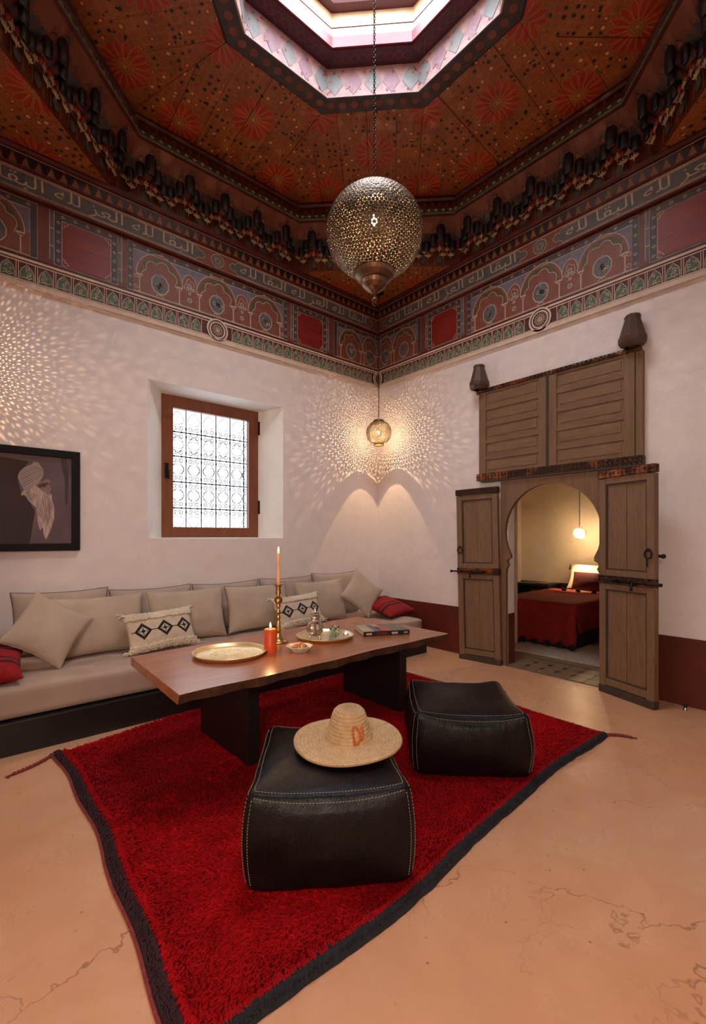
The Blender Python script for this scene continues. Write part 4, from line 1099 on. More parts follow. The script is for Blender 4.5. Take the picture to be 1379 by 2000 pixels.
for k in range(15):
    t = k/15; c_ = [(268+70*t+6*pr_.random(), 620+240*t), (350+70*t, 560+250*t), (440+75*t, 510+240*t), (530+60*t, 490+200*t), (620+10*t, 530+110*t)]
    m.stroke([PX(*p) for p in c_], .0016+.0022*pr_.random(), y-.0009, 2 if k % 2 else 6)
pp([(520, 800), (570, 830), (640, 880), (690, 870), (720, 880), (740, 910), (780, 930), (790, 1010), (820, 1110), (830, 1250), (800, 1380), (770, 1470), (740, 1540), (690, 1620), (660, 1560), (640, 1440), (600, 1480), (560, 1330), (540, 1170), (520, 1110), (430, 960), (440, 880)], 4, 4)
pp([(350, 880), (385, 900), (430, 1000), (520, 1090), (515, 1120), (430, 1040), (380, 960), (305, 955)], 6, 5)
pp([(560, 790), (700, 745), (725, 765), (600, 830)], 2, 5)
for k in range(46):
    u_ = pr_.random(); x_ = 545+u_*250; top_ = 960+pr_.random()*140+60*(1-u_); end_ = (1330+u_*260) if u_ < .55 else (1640-(u_-.55)*700)
    end_ = min(end_, 1600)*(.86+.12*pr_.random()); drift = 60*(1-u_)-30*(u_ > .8)
    m.stroke([PX(x_-20, top_), PX(x_+drift*.3, (top_+end_)/2), PX(x_+drift, end_)], .0012+.0012*pr_.random(), y-.0013-.00001*k, (3, 6, 3, 2)[k % 4])
pp([(700, 870), (745, 868), (758, 900), (730, 925), (705, 915)], 3, 7); m.stroke([PX(705, 925), PX(735, 935), PX(760, 928)], .003, y-.0020, 7)
pp([(620, 800), (660, 785), (690, 800), (655, 815)], 7, 8); m.stroke([PX(590, 775), PX(650, 750), PX(715, 760)], .004, y-.0021, 7)
m.stroke([PX(735, 770), PX(768, 850), PX(745, 868)], .003, y-.0021, 6)
m.stroke([PX(660, 900), PX(700, 885), PX(740, 905)], .004, y-.0012, 2)
m.build('portrait_print', M_P, pf, False)
m = MB(); m.box(ix0, -.016, iz0, ix1, -.014, iz1); m.build('picture_glass', M_PGLASS, pf)

# ------------------------------------------------------------------ sofa
sf = thing('moroccan_sofa', 'long low sofa with black base and beige mattress under the window', 'sofa', (-2.475, -.55, 0))
m = MB(); m.box(-2.22, -.535, 0, 2.225, .535, .205); m.build('base', M_BLACK, sf, bevel=.006)
def slab(name, x0, x1, y0, y1, z0, z1, mtl, parent, nx=40, ny=14, r=.045, sag=.006):
    """soft mattress: grid-shaped rounded box"""
    bm = bmesh.new(); bmesh.ops.create_cube(bm, size=2)
    bmesh.ops.subdivide_edges(bm, edges=bm.edges, cuts=14, use_grid_fill=True)
    hx, hy, hz = (x1-x0)/2, (y1-y0)/2, (z1-z0)/2
    for v in bm.verts:
        p = Vector((v.co.x*hx, v.co.y*hy, v.co.z*hz))
        q = Vector([max(-h+r, min(h-r, c_)) for c_, h in zip(p, (hx, hy, hz))]); d = p-q
        cnt = sum(abs(c_) > 1e-6 for c_ in d)
        if cnt > 1: d = d.normalized()*r
        p = q+d
        nn = noise.noise(Vector((p.x*2.2, p.y*3, p.z*2)))
        if v.co.z > .9: p.z += sag*nn-.008*(1-v.co.y**2)*0
        if v.co.y < -.9: p.y += .006*nn
        v.co = p+Vector(((x0+x1)/2, (y0+y1)/2, (z0+z1)/2))
    me = bpy.data.meshes.new(name); bm.to_mesh(me); bm.free(); me.materials.append(mtl)
    for p in me.polygons: p.use_smooth = True
    return obj(name, me, parent)
# concentrate grid lines near the edges by bevel-free remap
slab('mattress', -2.22, .03, -.505, .535, .205, .412, M_MATT, sf)
slab('mattress', .035, 2.20, -.505, .535, .205, .405, M_MATT, sf)

def pillow_mesh(w_, h, t, n=26, k=.07, seed=0, name='cover', mt=None, puff=.42, corner=.0):
    m = MB(); rng = seed*7.3
    for side in (1, -1):
        vs = []; uv = []
        for j in range(n+1):
            for i in range(n+1):
                u = -1+2*i/n; v = -1+2*j/n
                u = math.sin(u*PI/2*.92)/math.sin(PI/2*.92); v = math.sin(v*PI/2*.92)/math.sin(PI/2*.92)
                x = w_/2*u*(1-k*(1-v*v)); z = h/2*v*(1-k*1.2*(1-u*u))
                th_ = t/2*((1-u*u)*(1-v*v))**puff
                edge = min(1-abs(u), 1-abs(v))
                nn = noise.noise(Vector((x*6+rng, z*6, side*3.1)))+.6*noise.noise(Vector((x*16+rng, z*13, side*2.)))
                wr = .010*nn*min(1, edge*6)*t/.16
                vs.append((x, -side*(th_+wr), z+h/2)); uv.append(((u+1)/2, (v+1)/2))
        fs = []
        for j in range(n):
            for i in range(n):
                a = j*(n+1)+i; q = (a, a+1, a+n+2, a+n+1); fs.append(q if side > 0 else q[::-1])
        m.add(vs, fs, 0, True, uv)
    me = m.mesh(name, [mt], False)
    bm = bmesh.new(); bm.from_mesh(me); bmesh.ops.remove_doubles(bm, verts=bm.verts, dist=.0006); bm.to_mesh(me); bm.free()
    for p in me.polygons: p.use_smooth = True
    return me
def piping_mesh(w_, h, r=.0045, k=.07):
    pts = []
    n = 16
    def P(u, v): return (w_/2*u*(1-k*(1-v*v)), 0, h/2*v*(1-k*1.2*(1-u*u))+h/2)
    for i in range(n): pts.append(P(-1+2*i/n, -1))
    for i in range(n): pts.append(P(1, -1+2*i/n))
    for i in range(n): pts.append(P(1-2*i/n, 1))
    for i in range(n): pts.append(P(-1, 1-2*i/n))
    m = MB(); m.tube(pts, r, 5, 0, True); return m.mesh('piping', [M_PIPE])
def cushion(nm, label, cat, x, y, z, w_, h, t, tilt, yaw=0, roll=0, mt=None, pipe=None, seed=0, group=None, k=.07):
    th = thing(nm, label, cat, (x, y, z), (0, 0, 0), group)
    th.rotation_euler = (Matrix.Rotation(rad(yaw), 3, 'Z') @ Matrix.Rotation(rad(-tilt), 3, 'X') @ Matrix.Rotation(rad(roll), 3, 'Y')).to_euler()
    cv = obj('cover', pillow_mesh(w_, h, t, seed=seed, mt=mt, k=k), th)
    if pipe: pm = piping_mesh(w_, h, k=k); pm.materials.clear(); pm.materials.append(pipe); obj('piping', pm, cv)
    return th
backs = [(-3.765, .695, .50, 'leftmost of the tall back cushions, grey piping, against the wall'), (-3.045, .735, .475, 'second back cushion from the left, against the wall, mostly hidden'),
         (-2.31, .73, .475, 'third back cushion from the left, against the wall below the window'), (-1.59, .71, .485, 'fourth back cushion from the left, against the wall behind the candlestick'), (-.90, .69, .505, 'rightmost tall back cushion against the wall, grey piping')]
for i, (x, w_, h, lb) in enumerate(backs):
    cushion('back_cushion', lb, 'cushion', x, -.215, .418, w_-.005, h, .17, 6, 0, random.uniform(-.6, .6), M_LINEN2, M_PIPE, i, 'tall back cushions along the wall')
fronts = [(-3.55, -.50, .70, .465, 'large beige front cushion behind the left diamond throw pillow', 3), (-2.815, -.47, .72, .46, 'plain beige front cushion behind the left fringed pillow', 1), (-2.09, -.47, .70, .46, 'beige front cushion with grey piping left of the candlestick', -1), (-1.31, -.50, .68, .455, 'beige front cushion behind the teapot', 2)]
for i, (x, y_, w_, h, lb, yw) in enumerate(fronts):
    cushion('seat_cushion', lb, 'cushion', x, y_, .418, w_-.005, h, .19, 13, yw*.8, random.uniform(-.5, .5), M_LINEN, M_PIPE if i == 2 else M_LINEN, 10+i, 'large cushions in the front row')
cushion('throw_pillow', 'plain beige pillow tilted onto its corner at the left end', 'pillow', -3.93, -.74, .385, .42, .42, .13, 22, 6, 36, M_LINEN, M_LINEN, 21, None, .09)
p_ = bpy.data.objects['throw_pillow']
cushion('throw_pillow', 'plain beige pillow tilted onto its corner near the red pillow', 'pillow', -.81, -.60, .385, .43, .43, .13, 22, -8, 42, M_LINEN, M_LINEN, 22, None, .09)
# pillows turned on a corner: recentre so that the lowest corner touches the seat
bpy.context.view_layer.update()
def rest_on(th, z):
    bpy.context.view_layer.update()
    mz = min((th.matrix_world @ c.matrix_local @ v.co).z for c in th.children if c.type == 'MESH' for v in c.data.vertices)
    th.location.z += z-mz
for o in [o for o in bpy.data.objects if o.name.startswith('throw_pillow')]:
    # shift so the pillow's centre keeps its plan position
    c = o.matrix_world @ Vector((0, 0, .21)); tgt = (-3.925, -.66) if c.x < -2.5 else (-.795, -.56)
    o.location.x += tgt[0]-c.x; o.location.y += tgt[1]-c.y; rest_on(o, .413)
def shag(w_, h, parent, seed):
    rng = random.Random(seed); m = MB()
    for (va, vb, N_) in ((.66, 1.02, 900), (-1.02, -.72, 620)):
        for i in range(N_):
            u = rng.uniform(-1, 1); v = rng.uniform(va, vb); k = .05
            x = w_/2*u*(1-k*(1-v*v)); z = h/2*v*(1-k*1.2*(1-u*u))+h/2
            th_ = .13/2*max(0, (1-u*u)*(1-v*v))**.42; side = -1 if rng.random() < .8 else 1
            y = side*th_; a = rng.uniform(0, 6.28); r_ = rng.uniform(.007, .012)
            m.tube([(x+r_*math.cos(a+t*1.3)*.8, y+side*(.002+r_*math.sin(t*.75)*.8), z+r_*math.sin(a+t*1.3)*.7) for t in range(5)], .0055, 4)
    for sx in (-1, 1):
        for sz in (0, 1):
            for q in range(5): m.tube([(sx*w_*.49, 0, sz*h+.004*q), (sx*(w_*.52+.01*q), rng.uniform(-.01, .01), sz*h+rng.uniform(-.02, .02))], .005, 4)
    m.build('shaggy_trim', M_CREAMW, parent, kind='stuff', label='looped cream wool along both long edges')
for x, y_, lb, sd, rl, yw in ((-3.115, -.705, 'fringed cream pillow with black diamonds on the left cushions', 31, -2, 3), (-1.735, -.70, 'fringed cream pillow with black diamonds behind the candlestick', 32, -3, 0)):
    t = cushion('berber_pillow', lb, 'pillow', x, y_, .425, .555, .315, .13, 26, yw, rl, M_BERBER, None, sd, 'cream pillows with black diamonds', .05)
    shag(.555, .315, t, sd); rest_on(t, .412)
t = cushion('red_pillow', 'red striped wool pillow at the left edge of the sofa', 'pillow', -4.36, -1.00, .47, .52, .44, .17, 76, -6, 0, M_REDCLOTH, None, 41, None, .08); rest_on(t, .413)
t = cushion('red_pillow', 'red striped wool pillow lying at the right end of the sofa', 'pillow', -.40, -.86, .47, .60, .46, .15, 72, 14, 0, M_REDCLOTH, None, 42, None, .08); rest_on(t, .413)

# ------------------------------------------------------------------ table
TZ = .615
tb = thing('low_table', 'long low walnut table with a live edge and black slab legs', 'table', (-2.62, -1.93, 0))
tb_c = Vector((-2.62, -1.93, 0))
near = [(-3.645, -2.462)]
for i in range(1, 30):
    t = i/30; near.append((-3.645+2.06*t, -2.462+.013*math.sin(t*7.5+2.6)*math.sin(t*PI)+.005*math.sin(t*23)+.035*t))
near.append((-1.585, -2.425))
top = near+[(-1.60, -1.405), (-3.615, -1.575)]
bot = [(x, y_+(.022+.012*math.sin(i*1.7) if i < len(near) else 0)) for i, (x, y_) in enumerate(top)]
n_ = len(top); TT = .052
m = MB(); vs = [(x-tb_c.x, y_-tb_c.y, TZ) for x, y_ in top]+[(x-tb_c.x, y_-tb_c.y, TZ-TT) for x, y_ in bot]
m.add(vs, [tuple(range(n_)), tuple(range(2*n_-1, n_-1, -1))], 0)
m.add(vs, [(i, i+n_, i+1+n_, i+1) for i in range(len(near)-1)], 1)
m.add(vs, [(i, i+n_, (i+1) % n_+n_, (i+1) % n_) for i in range(len(near)-1, n_)], 0)
m.build('tabletop', [M_TABLE, M_BARK], tb, label='walnut slab with a rough bark edge on the near side')
for xa in (-3.155, -1.885):
    m = MB(); m.box(xa-tb_c.x, -2.20-tb_c.y, .022, xa+.075-tb_c.x, -1.53-tb_c.y, TZ-TT); m.build('leg', M_BLACK, tb, bevel=.003)

# ------------------------------------------------------------------ things on the table
def lathe_thing(name, label, cat, prof, m_, loc, n=28, group=None, **kw):
    mb = MB(); mb.lathe(prof, n, 0, **kw); o = mb.build(name, m_, None, loc=loc); o['label'] = label; o['category'] = cat
    if group: o['group'] = group
    return o
def tray(label, x, y_, R, mt, scal=0, nm='round_tray'):
    t = thing(nm, label, 'tray', (x, y_, TZ))
    rf = (lambda a, j, z: 1+scal*math.cos(8*a)*(1 if j > 1 else .4)) if scal else None
    m = MB(); m.lathe([(0, .004), (R*.86, .004), (R*.90, .008), (R*.965, .024), (R*.985, .027), (R, .024), (R*.985, .021), (R*.92, .004), (R*.88, .0), (0, .0)], 48, 0, rfn=rf); rm = m.build('rim', mt, t)
    m = MB()
    for r_, k in ((.80, 40), (.70, 40), (.52, 32), (.36, 24), (.16, 16)):
        pts = [(R*r_*math.cos(i*2*PI/k)*(1+.02*(i % 2)), R*r_*math.sin(i*2*PI/k)*(1+.02*(i % 2)), .0042) for i in range(k)]
        m.tube(pts, .0012, 4, 0, True)
    for i in range(12):
        a = i*PI/6; m.tube([(R*.18*math.cos(a), R*.18*math.sin(a), .0042), (R*.34*math.cos(a+.15), R*.34*math.sin(a+.15), .0042), (R*.5*math.cos(a), R*.5*math.sin(a), .0042)], .0011, 4)
    m.build('engraving', M_TRAYG, rm, kind='stuff')
    return t
tray('empty round brass tray at the near left of the table', -3.13, -1.925, .228, M_BRASS)
tray('silver-gold scalloped tray carrying the teapot and glasses', -2.385, -1.925, .212, M_TRAYG, .012, 'serving_tray')
# candlestick
cs = thing('candlestick', 'tall turned brass candlestick at the middle of the table', 'candlestick', (-2.722, -1.83, TZ))
pr = [(0, 0), (.068, 0), (.070, .006), (.060, .012), (.040, .020), (.026, .040), (.018, .062), (.016, .075), (.022, .082), (.016, .090), (.021, .100), (.015, .108), (.020, .118), (.014, .126), (.018, .136), (.012, .146), (.012, .165), (.018, .172), (.012, .182), (.011, .205), (.020, .212), (.012, .222), (.011, .245), (.020, .252), (.013, .262), (.014, .270), (.028, .285), (.029, .302), (.022, .314), (.013, .322), (.013, .332), (.020, .342), (.019, .352), (.016, .375), (.018, .392), (.034, .402), (.034, .406), (.012, .404), (.011, .38), (0, .38)]
m = MB(); m.lathe(pr, 24); m.build('stem', M_BRASS2, cs)
def candle(name, label, x, y_, z0, r, h, mt, flame=.018, taper=.85, power=1.2):
    t = thing(name, label, 'candle', (x, y_, z0))
    m = MB(); m.lathe([(0, 0), (r, 0), (r, .002), (r*taper, h*.97), (r*taper*.8, h), (0, h-.003 if r > .02 else h+.002)], 24); wx = m.build('wax', mt, t)
    m = MB(); m.tube([(0, 0, h-.004), (.001, 0, h+.008)], .0012, 5); m.build('wick', M_BLACK, wx)
    m = MB(); m.lathe([(0, 0), (.0045, .004), (.0062, .012), (.0045, .022), (.002, .031), (0, .037)], 12, 0, (0.001, 0, h+.004)); f = m.build('flame', M_FLAME, t, label='small bright flame')
    l = bpy.data.lights.new('flame_light', 'POINT'); l.energy = power; l.color = (1, .55, .22); l.shadow_soft_size = .01; lo = bpy.data.objects.new('flame_light', l); C.objects.link(lo); lo.parent = t; lo.location = (0, 0, h+.05)
    return t
candle('taper_candle', 'lit thin peach candle standing in the brass candlestick', -2.722, -1.83, TZ+.382, .0125, .245, M_CANDLE2, taper=.78)
candle('pillar_candle', 'lit thick orange pillar candle in front of the candlestick', -2.905, -2.03, TZ, .0385, .150, M_CANDLE, taper=1.0)
# biscuits in an octagonal dish
bx, by = -2.745, -2.125
rf8 = lambda a, j, z: 1/math.cos((a % (PI/4))-PI/8)*.96
m = MB(); m.lathe([(0, 0), (.058, 0), (.060, .004), (.088, .030), (.090, .034), (.085, .033), (.056, .008), (0, .007)], 8, 0, smooth=False); o = m.build('octagonal_dish', M_WHITEC, None, loc=(bx, by, TZ), rot=(0, 0, .3), bevel=.0015); o['label'] = 'small white octagonal dish filled with nuts and biscuits'; o['category'] = 'dish'
def nutmesh(kind):
    m = MB()
    if kind == 0: m.lathe([(0, -.013), (.006, -.009), (.009, -.001), (.007, .008), (.003, .013), (0, .015)], 10, 0); return m.mesh('nut', [M_NUT])
    m.lathe([(0, -.010), (.011, -.008), (.014, .0), (.012, .007), (0, .010)], 9, 0, rfn=lambda a, j, z: 1+.12*math.cos(3*a)); return m.mesh('biscuit', [M_NUT2])
NM = [nutmesh(0), nutmesh(1)]
spots = []
for ring, cnt, rr_, zz in ((0, 7, .052, .027), (1, 6, .034, .038), (2, 2, .012, .048)):
    for i in range(cnt): spots.append((rr_*math.cos(i*2*PI/cnt+ring*.4), rr_*math.sin(i*2*PI/cnt+ring*.4), zz))
for i, (dx, dy, dz) in enumerate(spots):
    k = i % 2
    o = obj('almond' if k == 0 else 'biscuit', NM[k], None, loc=(bx+dx, by+dy, TZ+dz-.006), rot=(random.uniform(1, 2), random.uniform(0, 1), random.uniform(0, 6)))
    o['label'] = 'brown almond in the small octagonal dish' if k == 0 else 'pale knobbly biscuit in the small octagonal dish'; o['category'] = 'almond' if k == 0 else 'biscuit'; o['group'] = 'almonds in the octagonal dish' if k == 0 else 'biscuits in the octagonal dish'
# teapot
tp = thing('teapot', 'small silver teapot with domed lid on the scalloped tray', 'teapot', (-2.475, -1.925, TZ+.005), (0, 0, rad(-37)))
rib = lambda a, j, z: 1+(.035*math.cos(12*a) if .04 < z < .13 else 0)
m = MB(); m.lathe([(0, .022), (.022, .022), (.040, .030), (.056, .052), (.060, .075), (.054, .100), (.040, .122), (.030, .134), (.030, .148), (.034, .156), (0, .156)], 48, 0, rfn=rib); m.build('body', M_SILVER, tp)
m = MB(); m.lathe([(.036, .156), (.040, .160), (.034, .166), (.028, .176), (.024, .190), (.014, .198), (.007, .202), (.010, .210), (.006, .216), (.003, .228), (0, .234)], 24, 0, rfn=lambda a, j, z: 1+(.06*math.cos(10*a) if .17 < z < .195 else 0)); m.build('lid', M_SILVER, tp)
m = MB(); m.tube([(0, -.052, .055), (0, -.078, .070), (0, -.090, .100), (0, -.100, .135), (0, -.112, .150)], .01, 10, 0, rs=[.014, .012, .009, .007, .006]); m.build('spout', M_SILVER, tp)
m = MB(); m.tube([(0, .046, .140), (0, .080, .145), (0, .096, .120), (0, .092, .085), (0, .075, .062), (0, .056, .058)], .0050, 8); m.build('handle', M_SILVER, tp)
for k in range(4):
    a = k*PI/2+PI/4; m = MB(); ca, sa = math.cos(a), math.sin(a)
    m.tube([(.036*ca, .036*sa, .034), (.050*ca, .050*sa, .024), (.046*ca, .046*sa, .010), (.054*ca, .054*sa, .004)], .004, 6, 0, rs=[.006, .005, .004, .006]); m.build('foot', M_SILVER, tp)
# tea glasses
gp = [(0, 0), (.022, 0), (.024, .003), (.0225, .030), (.026, .072), (.0265, .078), (.0250, .078), (.0235, .060), (.0205, .030), (.0205, .010), (0, .008)]
for x, y_, lb in ((-2.372, -2.005, 'tea glass with green pattern nearest on the tray'), (-2.318, -1.965, 'tea glass partly hidden behind the nearer glass on the tray')):
    t = thing('tea_glass', lb, 'glass', (x, y_, TZ+.005), (0, 0, 0), 'tea glasses on the tray')
    m = MB(); m.lathe(gp, 20); m.build('glass_body', M_GLASS, t)
    m = MB()
    for k in range(9):
        a = k*2*PI/9; m.tube([((.0238+.0003*q)*math.cos(a+.10*math.sin(q*1.6)), (.0238+.0003*q)*math.sin(a+.10*math.sin(q*1.6)), .008+q*.006) for q in range(8)], .0011, 4)
    m.build('painted_pattern', mat('green_gilt', srgb('6f8f74'), .4, .3), t, kind='stuff')
tl = thing('tealight', 'small glowing tealight at the right of the tray', 'candle', (-2.255, -2.005, TZ+.005))
m = MB(); m.lathe([(0, 0), (.019, 0), (.021, .016), (.019, .016), (.018, .011), (0, .011)], 18); m.build('cup', M_GLASS, tl)
m = MB(); m.lathe([(0, .009), (.016, .009), (.015, .014), (0, .015)], 16); m.build('wax', M_CANDLE2, tl)
m = MB(); m.lathe([(0, 0), (.004, .003), (.0055, .008), (.003, .016), (0, .022)], 10, 0, (0, 0, .014)); m.build('flame', M_FLAME, tl)
# book
bk = thing('book', 'thick colourful book with black spine at the right end of the table', 'book', (-1.862, -1.965, TZ), (0, 0, rad(-27)))
# corners by the photo: spine faces the camera
fl, fr, bl = Vector((-2.150, -2.085)), Vector((-1.825, -2.245)), Vector((-1.93, -1.77))
du = (fr-fl).normalized(); bw_ = (fr-fl).length; dv = Vector((-du.y, du.x)); bd = .27
bk.location = (fl.x, fl.y, TZ); bk.rotation_euler = (0, 0, math.atan2(du.y, du.x))
m = MB(); m.box(.003, .004, .003, bw_-.003, bd-.002, .031); m.build('pages', M_PILWH, bk)
m = MB(); m.box(0, 0, 0, bw_, bd, .003); m.box(0, 0, .031, bw_, bd, .034); m.box(0, -.001, 0, bw_, .004, .034); m.build('cover', mat('book_black', (.015, .014, .016), .35), bk, bevel=.001)
cvm = [mat('book_cream', srgb('b8a68c'), .4), mat('book_blue', srgb('4a5878'), .4), mat('book_red', srgb('c04a36'), .4), mat('book_salmon', srgb('d98a6c'), .4), mat('book_grey', srgb('6a625c'), .4), mat('book_white', srgb('d8d2c8'), .4), mat('book_maroon', srgb('5a1c1c'), .4)]
m = MB(); z = .0345
def q(x0, y0, x1, y1, mi, dz=0, sk=.0): m.add([(x0*bw_, y0*bd, z+dz), (x1*bw_, y0*bd, z+dz), ((x1-sk)*bw_, y1*bd, z+dz), ((x0-sk)*bw_, y1*bd, z+dz)], [(0, 1, 2, 3)], mi)
q(0, .01, 1, 1, 4); q(0, .01, .30, 1, 0, .0002); q(.25, .01, .42, 1, 1, .0004, .02); q(.42, .01, .62, .62, 2, .0004, .05); q(.37, .62, .50, 1, 3, .0005, .02); q(.84, .5, .88, .56, 5, .0005)
m.build('cover_print', cvm, bk, False)
m = MB()
def sp(x0, x1, mi, z0=.010, z1=.024): m.add([(x0*bw_, -.0014, z0), (x1*bw_, -.0014, z0), (x1*bw_, -.0014, z1), (x0*bw_, -.0014, z1)], [(0, 1, 2, 3)], mi)
for k in range(6): sp(.06+k*.020, .06+k*.020+.014, 5)
sp(.28, .52, 6, .006, .028)
for k in range(7): sp(.61+k*.019, .61+k*.019+.013, 5, .009, .025)
for k in range(4): sp(.88+k*.020, .88+k*.020+.014, 5, .012, .022)
m.build('spine_print', cvm, bk, False, kind='stuff')

# ------------------------------------------------------------------ rug
rug = thing('wool_rug', 'large shaggy red wool rug with dark edges under the table', 'rug', (0, 0, 0))
def nearY(x): return -3.408+.056*math.tanh((x+2.6)*2.2)+.009*math.sin(x*6.3)
def leftX(y_): return -3.965-.028*math.sin((y_+1.2)*2.0)*1.0-.008*math.sin(y_*9)
def farY(x): return -1.10-.16*max(0, (-3.2-x)/.8)+.01*math.sin(x*4)-.06*max(0, (x+1.6)/.6)
def rightX(y_): return -1.03+.012*math.sin(y_*5)-.065*max(0, (-2.2-y_)/1.2)
NX, NY = 90, 70
def rp(i, j):
    u, v = i/NX, j/NY
    xm = -3.96+2.93*u; ym = -3.45+2.35*v
    y_ = nearY(xm)+(farY(xm)-nearY(xm))*v; x = leftX(ym)+(rightX(ym)-leftX(ym))*u
    edge = min(u, 1-u, v, 1-v)
    z = .006+.012*min(1, edge*14)+.004*noise.noise(Vector((x*3, y_*3, 0)))*min(1, edge*14)
    dl = (y_-(-2.30+.30*(x+3.95)))          # soft fold across the left part
    if x < -3.0: z += .012*math.exp(-(dl/.035)**2)*min(1, (-3.0-x)/.3)
    return (x, y_, max(.004, z))
vs = [rp(i, j) for j in range(NY+1) for i in range(NX+1)]; n1 = len(vs)
fs = [(j*(NX+1)+i, j*(NX+1)+i+1, (j+1)*(NX+1)+i+1, (j+1)*(NX+1)+i) for j in range(NY) for i in range(NX)]
m = MB(); m.add(vs, fs, 0, True)
bord = [i for i in range(NX+1)]+[j*(NX+1)+NX for j in range(1, NY+1)]+[NY*(NX+1)+i for i in range(NX-1, -1, -1)]+[j*(NX+1) for j in range(NY-1, 0, -1)]
k0 = len(m.v)
m.add([m.v[b] for b in bord]+[(m.v[b][0], m.v[b][1], .0) for b in bord], [(i, (i+1) % len(bord), (i+1) % len(bord)+len(bord), i+len(bord)) for i in range(len(bord))], 0)
m.build('rug_backing', M_RUG, rug, False)
# pile
N_ = 95000
rg = np.random.RandomState(5)
u = rg.rand(N_)*.972+.018; v = rg.rand(N_)*.965+.022
xm = -3.96+2.93*u; ym = -3.45+2.35*v
nY = -3.408+.056*np.tanh((xm+2.6)*2.2)+.009*np.sin(xm*6.3); fY = -1.10-.16*np.maximum(0, (-3.2-xm)/.8)+.01*np.sin(xm*4)-.06*np.maximum(0, (xm+1.6)/.6)
Y = nY+(fY-nY)*v
lX = -3.965-.028*np.sin((ym+1.2)*2.0)-.008*np.sin(ym*9); rX = -1.03+.012*np.sin(ym*5)-.065*np.maximum(0, (-2.2-ym)/1.2)
X = lX+(rX-lX)*u
fold = np.exp(-((Y-(-2.30+.30*(X+3.95)))/.035)**2)*np.clip((-3.0-X)/.3, 0, 1)
Zb = .014+.014*fold
flow = -1.9+1.2*np.sin(X*2.1+1.1*np.sin(Y*2.7))+1.0*np.sin(Y*3.3+X*1.3)+rg.randn(N_)*.5
ln = (.020+.014*rg.rand(N_))*(.7+.6*(.5+.5*np.sin(X*9+3*np.sin(Y*7))*np.sin(Y*11)))
edge_in = (u > .03) & (v > .035)
wd_ = .0036+.0026*rg.rand(N_)
dx, dy = np.cos(flow), np.sin(flow); px_, py_ = -dy, dx
V_ = np.zeros((N_, 5, 3)); 
V_[:, 0, 0] = X-px_*wd_; V_[:, 0, 1] = Y-py_*wd_; V_[:, 0, 2] = Zb-.004
V_[:, 1, 0] = X+px_*wd_; V_[:, 1, 1] = Y+py_*wd_; V_[:, 1, 2] = Zb-.004
mx, my = X+dx*ln*.35, Y+dy*ln*.35
V_[:, 2, 0] = mx+px_*wd_*.9; V_[:, 2, 1] = my+py_*wd_*.9; V_[:, 2, 2] = Zb+ln*.42
V_[:, 3, 0] = mx-px_*wd_*.9; V_[:, 3, 1] = my-py_*wd_*.9; V_[:, 3, 2] = Zb+ln*.42
V_[:, 4, 0] = X+dx*ln*1.0; V_[:, 4, 1] = Y+dy*ln*1.0; V_[:, 4, 2] = Zb+ln*.40
def blades(V_, name, mt, parent):
    N_ = len(V_); me = bpy.data.meshes.new(name); me.vertices.add(N_*5); me.vertices.foreach_set('co', V_.reshape(-1))
    base = np.arange(N_)[:, None]*5
    li = np.concatenate([base+0, base+1, base+2, base+3, base+3, base+2, base+4], 1).reshape(-1)
    me.loops.add(N_*7); me.loops.foreach_set('vertex_index', li.astype(np.int32))
    ls = (np.arange(N_)[:, None]*7+np.array([0, 4])).reshape(-1)
    me.polygons.add(N_*2); me.polygons.foreach_set('loop_start', ls.astype(np.int32))
    me.update(calc_edges=True); me.validate(); me.materials.append(mt)
    return obj(name, me, parent, kind='stuff')
blades(V_, 'rug_pile', M_RUG, rug)
def strip(name, pts, wa, wb, z, mt, parent):
    m = MB(); n_ = len(pts); vs = []
    for i, (p, nrm) in enumerate(pts):
        for t in range(7):
            a = t/6; off = wa+(wb-wa)*a; vs.append((p[0]+nrm[0]*off, p[1]+nrm[1]*off, .002+z*math.sin(a*PI)**.6+.002*noise.noise(Vector((p[0]*30, p[1]*30, a*5)))))
    m.add(vs, [(i*7+t, i*7+t+1, (i+1)*7+t+1, (i+1)*7+t) for i in range(n_-1) for t in range(6)], 0, True)
    return m.build(name, mt, parent, False)
xs = [-3.97+2.88*i/160 for i in range(161)]
strip('black_border', [((x, nearY(x)+.006*noise.noise(Vector((x*12, 0, 0)))), (0, 1)) for x in xs], -.022, .040, .026, M_RUGB, rug)
ys = [-3.47+2.24*i/130 for i in range(131)]
strip('plum_border', [((leftX(y_), y_), (1, 0)) for y_ in ys], -.012, .055, .022, M_RUGP, rug)
m = MB(); m.tube([(leftX(y_)-.014, y_, .008) for y_ in ys], .007, 6); m.build('red_cord', M_RUGC, rug)
m = MB(); m.tube([(rightX(y_)+.004, y_, .008) for y_ in [-3.34+2.14*i/60 for i in range(61)]], .008, 6); m.build('red_cord', M_RUGC, rug)
